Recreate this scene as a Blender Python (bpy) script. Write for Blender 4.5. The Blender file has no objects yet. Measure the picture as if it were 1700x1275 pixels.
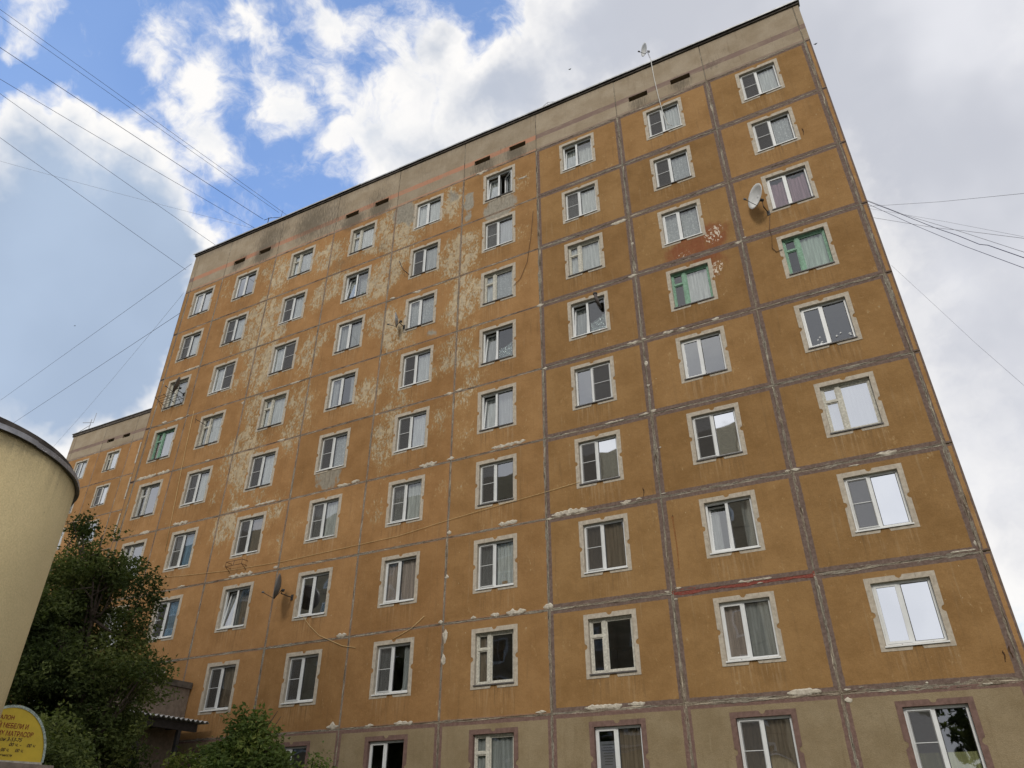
import bpy, bmesh, math, random
from mathutils import Vector, noise
R = math.radians
rnd = random.Random(7)
sc = bpy.context.scene

# ------------------------------------------------------------------ camera
CAM = Vector((0, 0, 1.6))
CR = Vector((0.88773169, 0.46035837, -0.00162111))
CU = Vector((0.24261137, -0.46484094, 0.85150609))
CF = Vector((-0.3912444, 0.75630224, 0.52434221))
FPX = 1218.916
cd = bpy.data.cameras.new('camera')
cam = bpy.data.objects.new('camera', cd)
sc.collection.objects.link(cam)
from mathutils import Matrix
cam.matrix_world = Matrix(((CR.x, CU.x, -CF.x, 0), (CR.y, CU.y, -CF.y, 0), (CR.z, CU.z, -CF.z, 1.6), (0, 0, 0, 1)))
cd.sensor_width = 36
cd.lens = 36 * FPX / 1700
cd.clip_start = .05
cd.clip_end = 3000
sc.camera = cam
SUN_EL, SUN_AZ = 34, 168          # azimuth clockwise from +y
sc.view_settings.view_transform = 'Standard'
sc.view_settings.look = 'None'
sc.view_settings.gamma = 1
sc.view_settings.exposure = 0.0
sc.view_settings.use_curve_mapping = False


def ray(px, py):
    return (CF + CR * ((px - 850) / FPX) - CU * ((py - 637.5) / FPX))


def at(px, py, Y):
    """the point where the sight line of a photo pixel meets the upright plane y = Y"""
    d = ray(px, py)
    return CAM + d * (Y / d.y)


def atz(px, py, Z):
    d = ray(px, py)
    return CAM + d * ((Z - CAM.z) / d.z)


# ------------------------------------------------------------------ world: blue sky with clouds
class NT:
    def __init__(self, tree):
        self.t = tree
        tree.nodes.clear()

    def n(self, typ, **kw):
        nd = self.t.nodes.new(typ)
        for k, v in kw.items():
            setattr(nd, k, v)
        return nd

    def put(self, sock, v):
        if isinstance(v, bpy.types.NodeSocket):
            self.t.links.new(v, sock)
        elif v is not None:
            if isinstance(v, (tuple, list, Vector)):
                v = tuple(v)
                if len(v) == 3 and sock.type == 'RGBA':
                    v = v + (1,)
            sock.default_value = v

    def math(self, op, a, b=None, c=None, clamp=False):
        nd = self.n('ShaderNodeMath', operation=op, use_clamp=clamp)
        self.put(nd.inputs[0], a)
        if b is not None: self.put(nd.inputs[1], b)
        if c is not None: self.put(nd.inputs[2], c)
        return nd.outputs[0]

    def vmath(self, op, a, b=None, out=0):
        nd = self.n('ShaderNodeVectorMath', operation=op)
        self.put(nd.inputs[0], a)
        if b is not None:
            if op == 'SCALE': self.put(nd.inputs['Scale'], b)
            else: self.put(nd.inputs[1], b)
        return nd.outputs[out]

    def step(self, v, a, b, lo=0., hi=1., smooth=True):
        nd = self.n('ShaderNodeMapRange', interpolation_type='SMOOTHSTEP' if smooth else 'LINEAR')
        for i, x in zip((0, 1, 2, 3, 4), (v, a, b, lo, hi)):
            self.put(nd.inputs[i], x)
        return nd.outputs[0]

    def noise(self, vec, scale, detail=4, rough=.55, dist=0., lac=2., out=0):
        nd = self.n('ShaderNodeTexNoise')
        self.put(nd.inputs['Vector'], vec)
        nd.inputs['Scale'].default_value = scale
        nd.inputs['Detail'].default_value = detail
        nd.inputs['Roughness'].default_value = rough
        nd.inputs['Distortion'].default_value = dist
        nd.inputs['Lacunarity'].default_value = lac
        return nd.outputs[out]

    def mix(self, fac, a, b, mode='MIX'):
        nd = self.n('ShaderNodeMix', data_type='RGBA', blend_type=mode)
        self.put(nd.inputs[0], fac)
        self.put(nd.inputs[6], a)
        self.put(nd.inputs[7], b)
        return nd.outputs[2]

    def attr(self, name, out='Fac', typ='GEOMETRY'):
        nd = self.n('ShaderNodeAttribute', attribute_name=name, attribute_type=typ)
        return nd.outputs[out]

    def mapping(self, vec, scale=(1, 1, 1), loc=(0, 0, 0), rot=(0, 0, 0)):
        nd = self.n('ShaderNodeMapping')
        self.put(nd.inputs['Vector'], vec)
        nd.inputs['Scale'].default_value = scale
        nd.inputs['Location'].default_value = loc
        nd.inputs['Rotation'].default_value = rot
        return nd.outputs[0]

    def bump(self, h, strength=.3, dist=.02):
        nd = self.n('ShaderNodeBump')
        nd.inputs['Strength'].default_value = strength
        nd.inputs['Distance'].default_value = dist
        self.put(nd.inputs['Height'], h)
        return nd.outputs[0]


world = bpy.data.worlds.new('World')
sc.world = world
world.use_nodes = True
W = NT(world.node_tree)
tc = W.n('ShaderNodeTexCoord').outputs['Generated']
dirv = W.vmath('NORMALIZE', tc)
sky = W.n('ShaderNodeTexSky', sky_type='NISHITA')
sky.sun_disc = False
sky.sun_elevation = R(SUN_EL)
sky.sun_rotation = R(SUN_AZ)
sky.air_density = 1.0
sky.dust_density = .6
sky.ozone_density = 2.0
W.t.links.new(tc, sky.inputs[0])
# clouds: soft masses (centre as a direction, angular radius, weight), torn up by noise
masses = [  # photo pixel, radius px, weight
    (-60, 480, 330, 1.6), (120, 470, 210, 1.5), (150, 280, 130, 1.0), (50, 230, 95, .9), (255, 330, 95, 1.0), (300, 400, 60, .8),
    (-40, 700, 420, .8), (240, 500, 150, 1.3), (200, 640, 160, .8), (130, 190, 45, .35), (222, 255, 70, .6), (265, 395, 80, .7), (200, 640, 120, 1.0),
    (255, 30, 42, .36), (240, 85, 48, .42), (290, 125, 55, .46), (330, 170, 55, .42), (325, 225, 55, .44), (370, 260, 48, .42), (260, 175, 36, .32),
    (400, -8, 55, .9), (440, 30, 35, .35), (60, 5, 45, .35), (45, 60, 42, .3), (5, 75, 25, .3),
    (540, 25, 45, .3), (575, 55, 42, .34), (555, 5, 40, .3), (630, 20, 40, .32), (530, 100, 38, .33), (470, 185, 55, .62), (440, 120, 32, .26), (545, 150, 36, .42),
    (715, 50, 62, .62), (740, 80, 50, .5), (650, 110, 46, .42), (700, 130, 60, .5), (640, 190, 65, .46), (590, 215, 50, .38), (655, 260, 62, .55), (545, 230, 40, .32), (610, 150, 40, .3),
    (860, 128, 60, .62), (815, 165, 75, .75), (760, 215, 95, .8), (720, 270, 70, .6), (905, 165, 150, 1.1), (1000, 50, 150, 1.2), (1130, 0, 200, 1.4), (895, 20, 55, .28), (830, 15, 40, .22),
    (1500, 50, 420, 1.6), (1650, 400, 380, 1.5), (1750, 800, 400, 1.4), (1300, -150, 400, 1.4), (80, 620, 60, .5), (480, 160, 330, .17), (350, 110, 60, .3), (600, 300, 70, .25), (170, 670, 60, .4)]
warp = W.noise(dirv, 5.0, 5, .6, out=1)
wv = W.vmath('ADD', dirv, W.vmath('SCALE', W.vmath('SUBTRACT', warp, (.5, .5, .5)), .10))
warp2 = W.noise(dirv, 22.0, 3, .6, out=1)
wv = W.vmath('ADD', wv, W.vmath('SCALE', W.vmath('SUBTRACT', warp2, (.5, .5, .5)), .055))
total = None
for (px, py, r, wt) in masses:
    wt = wt * 1.18 if wt < .7 else wt
    r = r * 1.08 if wt < .9 else r
    d = ray(px, py).normalized()
    ang = r / FPX * (d.dot(CF) ** 1.2)
    dist = W.vmath('DISTANCE', wv, d, out='Value')
    v = W.step(dist, 0.0, ang * 1.25, wt, 0.0)
    total = v if total is None else W.math('ADD', total, v)
for d, ang, wt in ((Vector((.05, -.96, .24)), .38, .85), (Vector((-.75, -.62, .55)), .3, .8)):
    v = W.step(W.vmath('DISTANCE', wv, d.normalized(), out='Value'), 0.0, ang * 1.3, wt, 0.0)
    total = W.math('ADD', total, v)
# the sky that the photograph does not show: broken cloud much as the part that it does show
away = W.vmath('DOT_PRODUCT', dirv, CF, out='Value')
broad = W.noise(dirv, 1.9, 3, .5)
base = W.math('MULTIPLY', W.step(away, .80, .55), W.step(broad, .30, .50, 0, 1.25))
total = W.math('ADD', total, base)
fine = W.noise(W.vmath('ADD', dirv, W.vmath('SCALE', warp, .12)), 17.0, 10, .66, .35)
lump = W.noise(wv, 7.0, 7, .58)
dens = W.math('ADD', total, W.math('MULTIPLY', W.math('SUBTRACT', fine, .5), 1.75))
mask = W.step(dens, .10, .84)
lump2 = W.noise(wv, 2.6, 6, .55)
body = W.math('ADD', total, W.math('ADD', W.math('MULTIPLY', W.math('SUBTRACT', lump, .5), 2.0), W.math('MULTIPLY', W.math('SUBTRACT', lump2, .5), 2.6)))
thick = W.math('MULTIPLY', W.step(body, .5, 1.9), W.step(away, .6, .1, 1.0, .75))
soft = W.noise(dirv, 4.0, 4, .5)
leftness = W.math('MAXIMUM', W.step(W.vmath('DOT_PRODUCT', dirv, CR, out='Value'), -.45, .25), W.step(away, .6, .1))
grey = W.mix(leftness, (.40, .50, .66), (.58, .60, .665))
grey = W.mix(W.step(soft, .35, .7), grey, W.mix(leftness, (.46, .57, .74), (.80, .81, .86)))
ccol = W.mix(thick, (1.0, .985, .97), grey)
skyc = W.vmath('MULTIPLY', W.vmath('SCALE', sky.outputs[0], .15), (1.6, 1.8, 2.15))
pale = W.noise(dirv, 3.0, 4, .5)
skyc = W.mix(W.step(pale, .3, .9, .18, .45), skyc, (.46, .64, .95))
hz = W.n('ShaderNodeSeparateXYZ')
W.put(hz.inputs[0], dirv)
skyc = W.vmath('MINIMUM', W.mix(W.step(hz.outputs[2], .55, 0.05, 0, .9), skyc, (.50, .63, .80)), (.8, .85, .95))
final = W.mix(mask, skyc, ccol)
bg = W.n('ShaderNodeBackground')
W.put(bg.inputs[0], final)
bg.inputs[1].default_value = 1.0
wo = W.n('ShaderNodeOutputWorld')
W.t.links.new(bg.outputs[0], wo.inputs[0])
world.cycles.sampling_method = 'MANUAL'
world.cycles.sample_map_resolution = 512

sd = bpy.data.lights.new('sun', 'SUN')
sd.energy = 1.65
sd.angle = R(14)
sd.color = (1, .95, .87)
sun = bpy.data.objects.new('sun', sd)
sc.collection.objects.link(sun)
sv = Vector((math.sin(R(SUN_AZ)) * math.cos(R(SUN_EL)), math.cos(R(SUN_AZ)) * math.cos(R(SUN_EL)), math.sin(R(SUN_EL))))
sun.rotation_euler = (-sv).to_track_quat('-Z', 'Y').to_euler()
sun.location = sv * 200


# ------------------------------------------------------------------ materials
MATS = {}


def mat(name, build):
    if name in MATS: return MATS[name]
    m = bpy.data.materials.new(name)
    m.use_nodes = True
    t = NT(m.node_tree)
    out = t.n('ShaderNodeOutputMaterial')
    res = build(t)
    t.t.links.new(res, out.inputs[0])
    MATS[name] = m
    return m


def pbr(t, col, rough=.8, normal=None, metal=0., spec=.3, trans=None):
    b = t.n('ShaderNodeBsdfPrincipled')
    t.put(b.inputs['Base Color'], col)
    t.put(b.inputs['Roughness'], rough)
    t.put(b.inputs['Metallic'], metal)
    t.put(b.inputs['Specular IOR Level'], spec)
    if normal is not None: t.put(b.inputs['Normal'], normal)
    return b.outputs[0]


def simple(name, col, rough=.6, var=.12, scale=6., metal=0., bump=.0, spec=.3):
    def b(t):
        p = t.n('ShaderNodeTexCoord').outputs['Object']
        n = t.noise(p, scale, 5, .6)
        c = t.mix(t.step(n, .3, .7), tuple(x * (1 - var) for x in col), tuple(min(1, x * (1 + var)) for x in col))
        nn = t.bump(t.noise(p, scale * 8, 4), bump, .01) if bump else None
        return pbr(t, c, rough, nn, metal, spec)
    return mat(name, b)


def geo_pos(t):
    return t.n('ShaderNodeNewGeometry').outputs['Position']


def edge_dist(t):
    uv = t.n('ShaderNodeUVMap', uv_map='lo').outputs[0]
    uv2 = t.n('ShaderNodeUVMap', uv_map='hi').outputs[0]
    a, b = t.n('ShaderNodeSeparateXYZ'), t.n('ShaderNodeSeparateXYZ')
    t.put(a.inputs[0], uv); t.put(b.inputs[0], uv2)
    h = t.math('MINIMUM', a.outputs[0], b.outputs[0])
    v = t.math('MINIMUM', a.outputs[1], b.outputs[1])
    return h, v, a.outputs[0], a.outputs[1]


def facade_common(t, base, pos):
    """weathering shared by the wall panels: sandy grain, runs of dirt, worn patches, black mould, rust"""
    grain = t.noise(pos, 42, 4, .7)
    blot = t.noise(pos, 1.3, 6, .62)
    c = t.mix(t.step(blot, .3, .72), base, t.mix(1.0, base, (.80, .77, .72), 'MULTIPLY'))
    blot2 = t.noise(pos, 5.5, 5, .6)
    c = t.mix(t.step(blot2, .45, .8, 0, .35), c, t.mix(1.0, c, (1.22, 1.2, 1.15), 'MULTIPLY'))
    c = t.mix(t.step(grain, .35, .65, 0, .45), c, t.mix(1.0, c, (.72, .70, .66), 'MULTIPLY'))
    st = t.mapping(pos, (5, 5, .35))
    runs = t.noise(st, 1.6, 6, .65)
    c = t.mix(t.step(runs, .55, .78, 0, .32), c, (.13, .085, .045))
    runs2 = t.noise(t.mapping(pos, (7, 7, .45), (13, 2, 5)), 1.3, 5, .6)
    c = t.mix(t.step(runs2, .60, .8, 0, .25), c, (.46, .38, .25))
    return c, grain


def m_panel(t):
    pos = geo_pos(t)
    h, v, u, w = edge_dist(t)
    tint = t.attr('tint')
    base = t.mix(tint, (.430, .240, .104), (.325, .193, .080))
    c, grain = facade_common(t, base, pos)
    # worn paint: pale plaster showing through in ragged flakes
    peel = t.math('MULTIPLY', t.attr('peel'), .60)
    pv = t.mapping(pos, (1.15, 1, .62), rot=(0, R(14), 0))
    n1 = t.noise(pv, 3.0, 9, .68, .5)
    n2 = t.noise(pv, 13, 6, .65, .3)
    q = t.math('ADD', t.math('MULTIPLY', t.math('SUBTRACT', n1, .5), 1.7), t.math('MULTIPLY', t.math('SUBTRACT', n2, .5), 1.6))
    pm = t.step(t.math('ADD', q, peel), .50, .60)
    thin = t.step(t.math('ADD', q, peel), .22, .6, 0, .55)
    plaster = t.mix(t.step(t.noise(pos, 7, 5), .35, .7), (.54, .435, .285), (.40, .33, .235))
    c = t.mix(thin, c, (.49, .34, .17))
    c = t.mix(pm, c, plaster)
    # stray flakes
    fl = t.noise(t.mapping(pos, (1, 1, .5)), 26, 3, .5, .4)
    fz = t.noise(pos, 2.2, 2, .5)
    fm = t.math('MULTIPLY', t.step(fl, .70, .73), t.step(t.math('ADD', fz, t.math('MULTIPLY', peel, .5)), .52, .7))
    c = t.mix(fm, c, (.55, .47, .31))
    # cement patches
    cem = t.attr('cement')
    cm = t.step(t.math('ADD', cem, t.math('MULTIPLY', t.math('SUBTRACT', n1, .5), .9)), .45, .62)
    c = t.mix(cm, c, t.mix(t.step(n2, .3, .7), (.27, .245, .20), (.37, .34, .28)))
    # runs of dirt and lime beneath each sill
    du = t.math('ABSOLUTE', t.math('MULTIPLY', t.math('SUBTRACT', u, t.attr('uhi')), .5))
    under = t.math('MULTIPLY', t.step(du, .76, .62), t.math('MULTIPLY', t.step(w, .96, .90), t.step(w, .0, .9, .25, 1)))
    rn = t.noise(t.mapping(pos, (9, 9, .5)), 1.9, 5, .65)
    c = t.mix(t.math('MULTIPLY', under, t.step(rn, .50, .68, 0, .55)), c, (.15, .095, .05))
    c = t.mix(t.math('MULTIPLY', under, t.step(rn, .47, .36, 0, .28)), c, (.48, .38, .25))
    lum = t.attr('lum')
    c = t.mix(t.step(lum, 0, 1, smooth=False), c, t.mix(1.0, c, (.83, .81, .78), 'MULTIPLY'))
    # rust-red stain
    rust = t.attr('rust')
    rm = t.step(t.math('ADD', rust, t.math('ADD', t.math('MULTIPLY', t.math('SUBTRACT', n1, .5), 1.5), t.math('MULTIPLY', t.math('SUBTRACT', n2, .5), .7))), .3, 1.15, 0, .72)
    c = t.mix(rm, c, (.20, .052, .028))
    chips = t.math('MULTIPLY', t.step(n2, .54, .57), t.step(t.attr('chips'), .35, .6))
    c = t.mix(chips, c, (.62, .54, .43))
    # mould
    gr = t.attr('grime')
    gm = t.step(t.math('ADD', gr, t.math('MULTIPLY', t.math('SUBTRACT', t.noise(t.mapping(pos, (3, 3, .9)), 5, 6, .7), .5), 1.5)), .4, 1.15, 0, .6)
    c = t.mix(gm, c, (.10, .08, .055))
    # painted band along the joints
    band = t.attr('band')
    rag = t.math('MULTIPLY', t.math('SUBTRACT', t.noise(pos, 9, 5, .6), .5), .035)
    e = t.math('ADD', t.math('MINIMUM', h, v), rag)
    bm_ = t.step(t.math('SUBTRACT', e, band), .006, -.006)
    bcol = t.mix(t.step(t.noise(pos, 14, 5), .35, .7), (.130, .090, .074), (.19, .137, .113))
    bcol = t.mix(t.attr('bandsoft'), bcol, (.42, .22, .13))
    c = t.mix(t.math('MULTIPLY', bm_, t.attr('bandop')), c, bcol)
    # dirt that has gathered in a ragged line along the edges
    e2 = t.step(t.math('ADD', t.math('MINIMUM', h, v), t.math('MULTIPLY', rag, 2.2)), .035, .0, 0, .6)
    c = t.mix(e2, c, (.16, .12, .085))
    lft = t.math('ADD', t.math('MULTIPLY', grain, .6), t.math('MULTIPLY', pm, -2.2))
    hgt = t.math('ADD', lft, t.math('MULTIPLY', t.noise(pos, 3.5, 5, .6), 2.6))
    return pbr(t, c, .93, t.bump(hgt, .55, .016), spec=.15)


def m_attic(t):
    pos = geo_pos(t)
    h, v, u, w = edge_dist(t)
    base = t.mix(t.attr('tint'), (.41, .338, .25), (.345, .285, .21))
    c, grain = facade_common(t, base, pos)
    rag = t.math('MULTIPLY', t.math('SUBTRACT', t.noise(pos, 3, 5, .6), .5), .05)
    ww = t.math('ADD', w, rag)
    s = t.math('MULTIPLY', t.step(ww, .70, .715), t.step(ww, 1.0, .985))
    scol = t.mix(t.attr('purple'), (.43, .215, .135), (.215, .15, .125))
    fade = t.step(t.noise(t.mapping(pos, (1, 1, 2)), 2.5, 5), .3, .6, .55, 1)
    c = t.mix(t.math('MULTIPLY', s, fade), c, scol)
    low = t.math('MULTIPLY', t.step(ww, .13, .12), .55)
    c = t.mix(low, c, scol)
    gr = t.attr('grime')
    gm = t.step(t.math('ADD', gr, t.math('MULTIPLY', t.math('SUBTRACT', t.noise(t.mapping(pos, (4, 4, .5)), 5, 6, .75), .5), 2.4)), .22, 1.0, 0, .75)
    c = t.mix(gm, c, (.10, .085, .065))
    top = t.step(t.math('ADD', w, t.math('MULTIPLY', t.noise(t.mapping(pos, (6, 6, .6)), 2, 5), 1.2)), 2.6, 3.3, 0, .5)
    c = t.mix(top, c, (.15, .125, .1))
    hgt = t.math('ADD', t.math('MULTIPLY', grain, .5), t.math('MULTIPLY', t.noise(pos, 3.5, 5, .6), 2.0))
    return pbr(t, c, .93, t.bump(hgt, .5, .015), spec=.15)


def m_ground_panel(t):
    pos = geo_pos(t)
    h, v, u, w = edge_dist(t)
    c, grain = facade_common(t, (.30, .236, .146), pos)
    rag = t.math('MULTIPLY', t.math('SUBTRACT', t.noise(pos, 9, 5, .6), .5), .03)
    e = t.math('ADD', t.math('MINIMUM', h, v), rag)
    bm_ = t.step(t.math('SUBTRACT', e, t.attr('band')), .005, -.005)
    bcol = t.mix(t.step(t.noise(pos, 14, 5), .35, .7), (.16, .098, .082), (.21, .135, .11))
    c = t.mix(bm_, c, bcol)
    hgt = t.math('ADD', grain, t.noise(pos, 5, 5, .6))
    return pbr(t, c, .93, t.bump(hgt, .6, .02), spec=.15)


def m_joint(t):
    pos = geo_pos(t)
    uv = t.n('ShaderNodeUVMap', uv_map='lo').outputs[0]
    oi = t.n('ShaderNodeObjectInfo').outputs['Random']
    off = t.n('ShaderNodeCombineXYZ')
    t.put(off.inputs[2], t.math('MULTIPLY', oi, 37.))
    st = t.vmath('ADD', t.mapping(uv, (2.2, 26, 1)), off.outputs[0])
    n = t.noise(st, 1.0, 8, .68, .25)
    n2 = t.noise(pos, 26, 6, .7)
    big = t.noise(pos, .55, 3, .5)
    c = t.mix(t.step(n2, .3, .7), (.17, .13, .095), (.29, .245, .185))
    c = t.mix(t.step(big, .40, .55, 0, .85), c, t.mix(t.step(n2, .3, .7), (.185, .165, .13), (.30, .272, .22)))
    c = t.mix(t.step(n, .57, .63, 0, .85), c, (.58, .51, .39))
    c = t.mix(t.step(n, .47, .40, 0, .9), c, (.065, .045, .03))
    red = t.attr('red')
    c = t.mix(red, c, t.mix(t.step(n2, .3, .8), (.20, .055, .042), (.285, .095, .07)))
    return pbr(t, c, .95, t.bump(t.math('ADD', n, n2), .9, .02), spec=.1)


def m_surround(cola, colb):
    def b(t):
        pos = geo_pos(t)
        n = t.noise(pos, 9, 6, .65)
        n2 = t.noise(t.mapping(pos, (1, 1, .3)), 16, 5, .65)
        c = t.mix(t.step(n, .3, .7), cola, colb)
        c = t.mix(t.step(n2, .55, .75, 0, .5), c, tuple(x * .5 for x in colb))
        return pbr(t, c, .9, t.bump(t.noise(pos, 30, 5, .7), .5, .01), spec=.15)
    return b


M_PANEL = mat('ochre_painted_concrete', m_panel)
M_ATTIC = mat('grey_beige_concrete', m_attic)
M_GPANEL = mat('beige_plinth_render', m_ground_panel)
M_JOINT = mat('joint_cement', m_joint)
M_SURR = mat('pale_surround_paint', m_surround((.50, .445, .36), (.37, .32, .255)))
M_SURRG = mat('purple_surround_paint', m_surround((.20, .125, .105), (.14, .088, .072)))
M_FILL = mat('white_filler', m_surround((.60, .55, .455), (.40, .35, .28)))
M_EDGE = simple('panel_edge_concrete', (.22, .17, .11), .95, .2, 12)
M_PVC = simple('white_pvc', (.66, .67, .66), .38, .06, 3, spec=.4)
M_PVCO = simple('aged_grey_pvc', (.46, .46, .43), .5, .1, 5)
M_WOOD = simple('old_white_window_paint', (.50, .48, .41), .6, .22, 18, bump=.3)
M_WOODG = simple('old_green_window_paint', (.19, .33, .235), .6, .22, 14, bump=.3)
M_SILLW = simple('white_sheet_sill', (.70, .70, .68), .4, .08, 4)
M_SILLD = simple('dark_sheet_sill', (.10, .09, .085), .5, .2, 9)
M_DARK = simple('vent_shade_backing', (.06, .055, .05), .95, .2, 1)
M_ROOM = simple('room_wall', (.30, .28, .24), .95, .2, 1)
M_RUBBER = simple('dark_gasket', (.06, .06, .06), .6, .1, 3)
M_METAL = simple('galvanised_metal', (.38, .38, .39), .45, .2, 8, metal=.6)
M_ROOFM = simple('roof_edge_metal', (.42, .42, .42), .5, .25, 3, metal=.3)
M_BITUM = simple('dark_roof_edge', (.085, .072, .062), .9, .4, 4)
M_STEELD = simple('dark_painted_steel', (.035, .033, .033), .55, .3, 8)
M_RUSTY = simple('rusty_steel', (.11, .06, .035), .8, .4, 22)
M_DISH = simple('white_dish_paint', (.62, .62, .60), .45, .1, 4)
M_DISHD = simple('grey_dish_paint', (.12, .12, .12), .5, .2, 4)
M_CABLEY = simple('tan_cable_sheath', (.62, .45, .22), .7, .15, 9)
M_CABLEW = simple('white_cable_sheath', (.58, .57, .53), .6, .1, 9)
M_WIRE = simple('dark_wire', (.045, .045, .06), .6, .15, 9)
M_WIREB = simple('blue_black_wire', (.07, .075, .14), .6, .15, 9)
M_WIREG = simple('grey_wire', (.30, .31, .35), .6, .15, 9)


def m_glass(t):
    refl = t.attr('reflect', 'Fac', 'OBJECT')
    pos = geo_pos(t)
    g = t.n('ShaderNodeBsdfGlossy')
    g.inputs['Roughness'].default_value = .015
    t.put(g.inputs['Normal'], t.bump(t.noise(pos, 1.1, 1, .4), .25, .02))
    t.put(g.inputs['Color'], (.93, .96, 1.0))
    tr = t.n('ShaderNodeBsdfTransparent')
    t.put(tr.inputs['Color'], (.87, .885, .875))
    fr = t.n('ShaderNodeFresnel')
    fr.inputs['IOR'].default_value = 1.5
    fac = t.math('MULTIPLY', fr.outputs[0], 2.9)
    fac = t.math('MINIMUM', t.math('ADD', fac, refl), .95)
    back = t.n('ShaderNodeNewGeometry').outputs['Backfacing']
    fac = t.math('MULTIPLY', fac, t.math('SUBTRACT', 1.0, back))
    ms = t.n('ShaderNodeMixShader')
    t.put(ms.inputs[0], fac)
    t.t.links.new(tr.outputs[0], ms.inputs[1])
    t.t.links.new(g.outputs[0], ms.inputs[2])
    return ms.outputs[0]


M_GLASS = mat('window_glass', m_glass)


def m_net(t):
    tr = t.n('ShaderNodeBsdfTransparent')
    df = t.n('ShaderNodeBsdfDiffuse')
    t.put(df.inputs['Color'], (.10, .095, .09))
    ms = t.n('ShaderNodeMixShader')
    ms.inputs[0].default_value = .50
    t.t.links.new(tr.outputs[0], ms.inputs[1])
    t.t.links.new(df.outputs[0], ms.inputs[2])
    return ms.outputs[0]


M_NET = mat('mosquito_mesh', m_net)


def curtain_mat(name, col, lace=0., op=1.):
    def b(t):
        p = t.n('ShaderNodeTexCoord').outputs['Object']
        n = t.noise(t.mapping(p, (9, 1, .5)), 2.2, 5, .6)
        c = t.mix(t.step(n, .3, .7), tuple(x * .62 for x in col), col)
        if lace:
            vo = t.n('ShaderNodeTexVoronoi')
            t.put(vo.inputs['Vector'], p)
            vo.inputs['Scale'].default_value = 13
            c = t.mix(t.step(vo.outputs[0], .25, .45, 0, lace), c, tuple(x * .45 for x in col))
        d = t.n('ShaderNodeBsdfDiffuse')
        t.put(d.inputs['Color'], c)
        tr = t.n('ShaderNodeBsdfTransparent')
        ms = t.n('ShaderNodeMixShader')
        ms.inputs[0].default_value = op
        t.t.links.new(tr.outputs[0], ms.inputs[1])
        t.t.links.new(d.outputs[0], ms.inputs[2])
        return ms.outputs[0]
    return mat(name, b)


CURT = {
    'w': curtain_mat('white_sheer_curtain', (.74, .75, .74), 0, .92),
    'l': curtain_mat('patterned_lace_curtain', (.74, .76, .77), .7, .92),
    'g': curtain_mat('grey_curtain', (.45, .46, .46), 0, 1),
    'b': curtain_mat('blue_curtain', (.22, .36, .52), 0, 1),
    'p': curtain_mat('dusky_pink_curtain', (.42, .27, .32), 0, 1),
    'n': curtain_mat('brown_curtain', (.26, .20, .15), 0, 1),
    'k': curtain_mat('pinkish_roller_blind', (.52, .42, .38), 0, 1),
    's': curtain_mat('pale_green_curtain', (.55, .66, .58), 0, 1),
    'y': curtain_mat('olive_roller_blind', (.48, .47, .24), 0, 1),
}


def m_foil(t):
    p = geo_pos(t)
    g = t.n('ShaderNodeBsdfGlossy')
    g.inputs['Roughness'].default_value = .25
    t.put(g.inputs['Color'], (.75, .82, .82))
    t.put(g.inputs['Normal'], t.bump(t.noise(t.mapping(p, (1, 1, 1), rot=(0, .7, 0)), 9, 5, .6, 1.0), 1.0, .2))
    return g.outputs[0]


M_FOIL = mat('silver_foil', m_foil)


# ------------------------------------------------------------------ mesh and object helpers
def new_obj(name, data, parent=None, loc=(0, 0, 0), rot=None):
    o = bpy.data.objects.new(name, data)
    sc.collection.objects.link(o)
    o.location = loc
    if rot: o.rotation_euler = rot
    if parent: o.parent = parent
    return o


def thing(name, label, cat, loc=(0, 0, 0), group=None, rot=None):
    o = new_obj(name, None, None, loc, rot)
    o.empty_display_size = .3
    return tag(o, label, cat, group)


def tag(o, label, cat, group=None):
    o['label'] = label
    o['category'] = cat
    if group: o['group'] = group
    return o


def mesh(name, verts, faces, mats, mi=None, smooth=False):
    me = bpy.data.meshes.new(name)
    me.from_pydata([tuple(v) for v in verts], [], faces)
    for m in (mats if isinstance(mats, (list, tuple)) else [mats]):
        me.materials.append(m)
    if mi: me.polygons.foreach_set('material_index', mi)
    if smooth: me.polygons.foreach_set('use_smooth', [True] * len(me.polygons))
    me.update()
    return me


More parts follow.
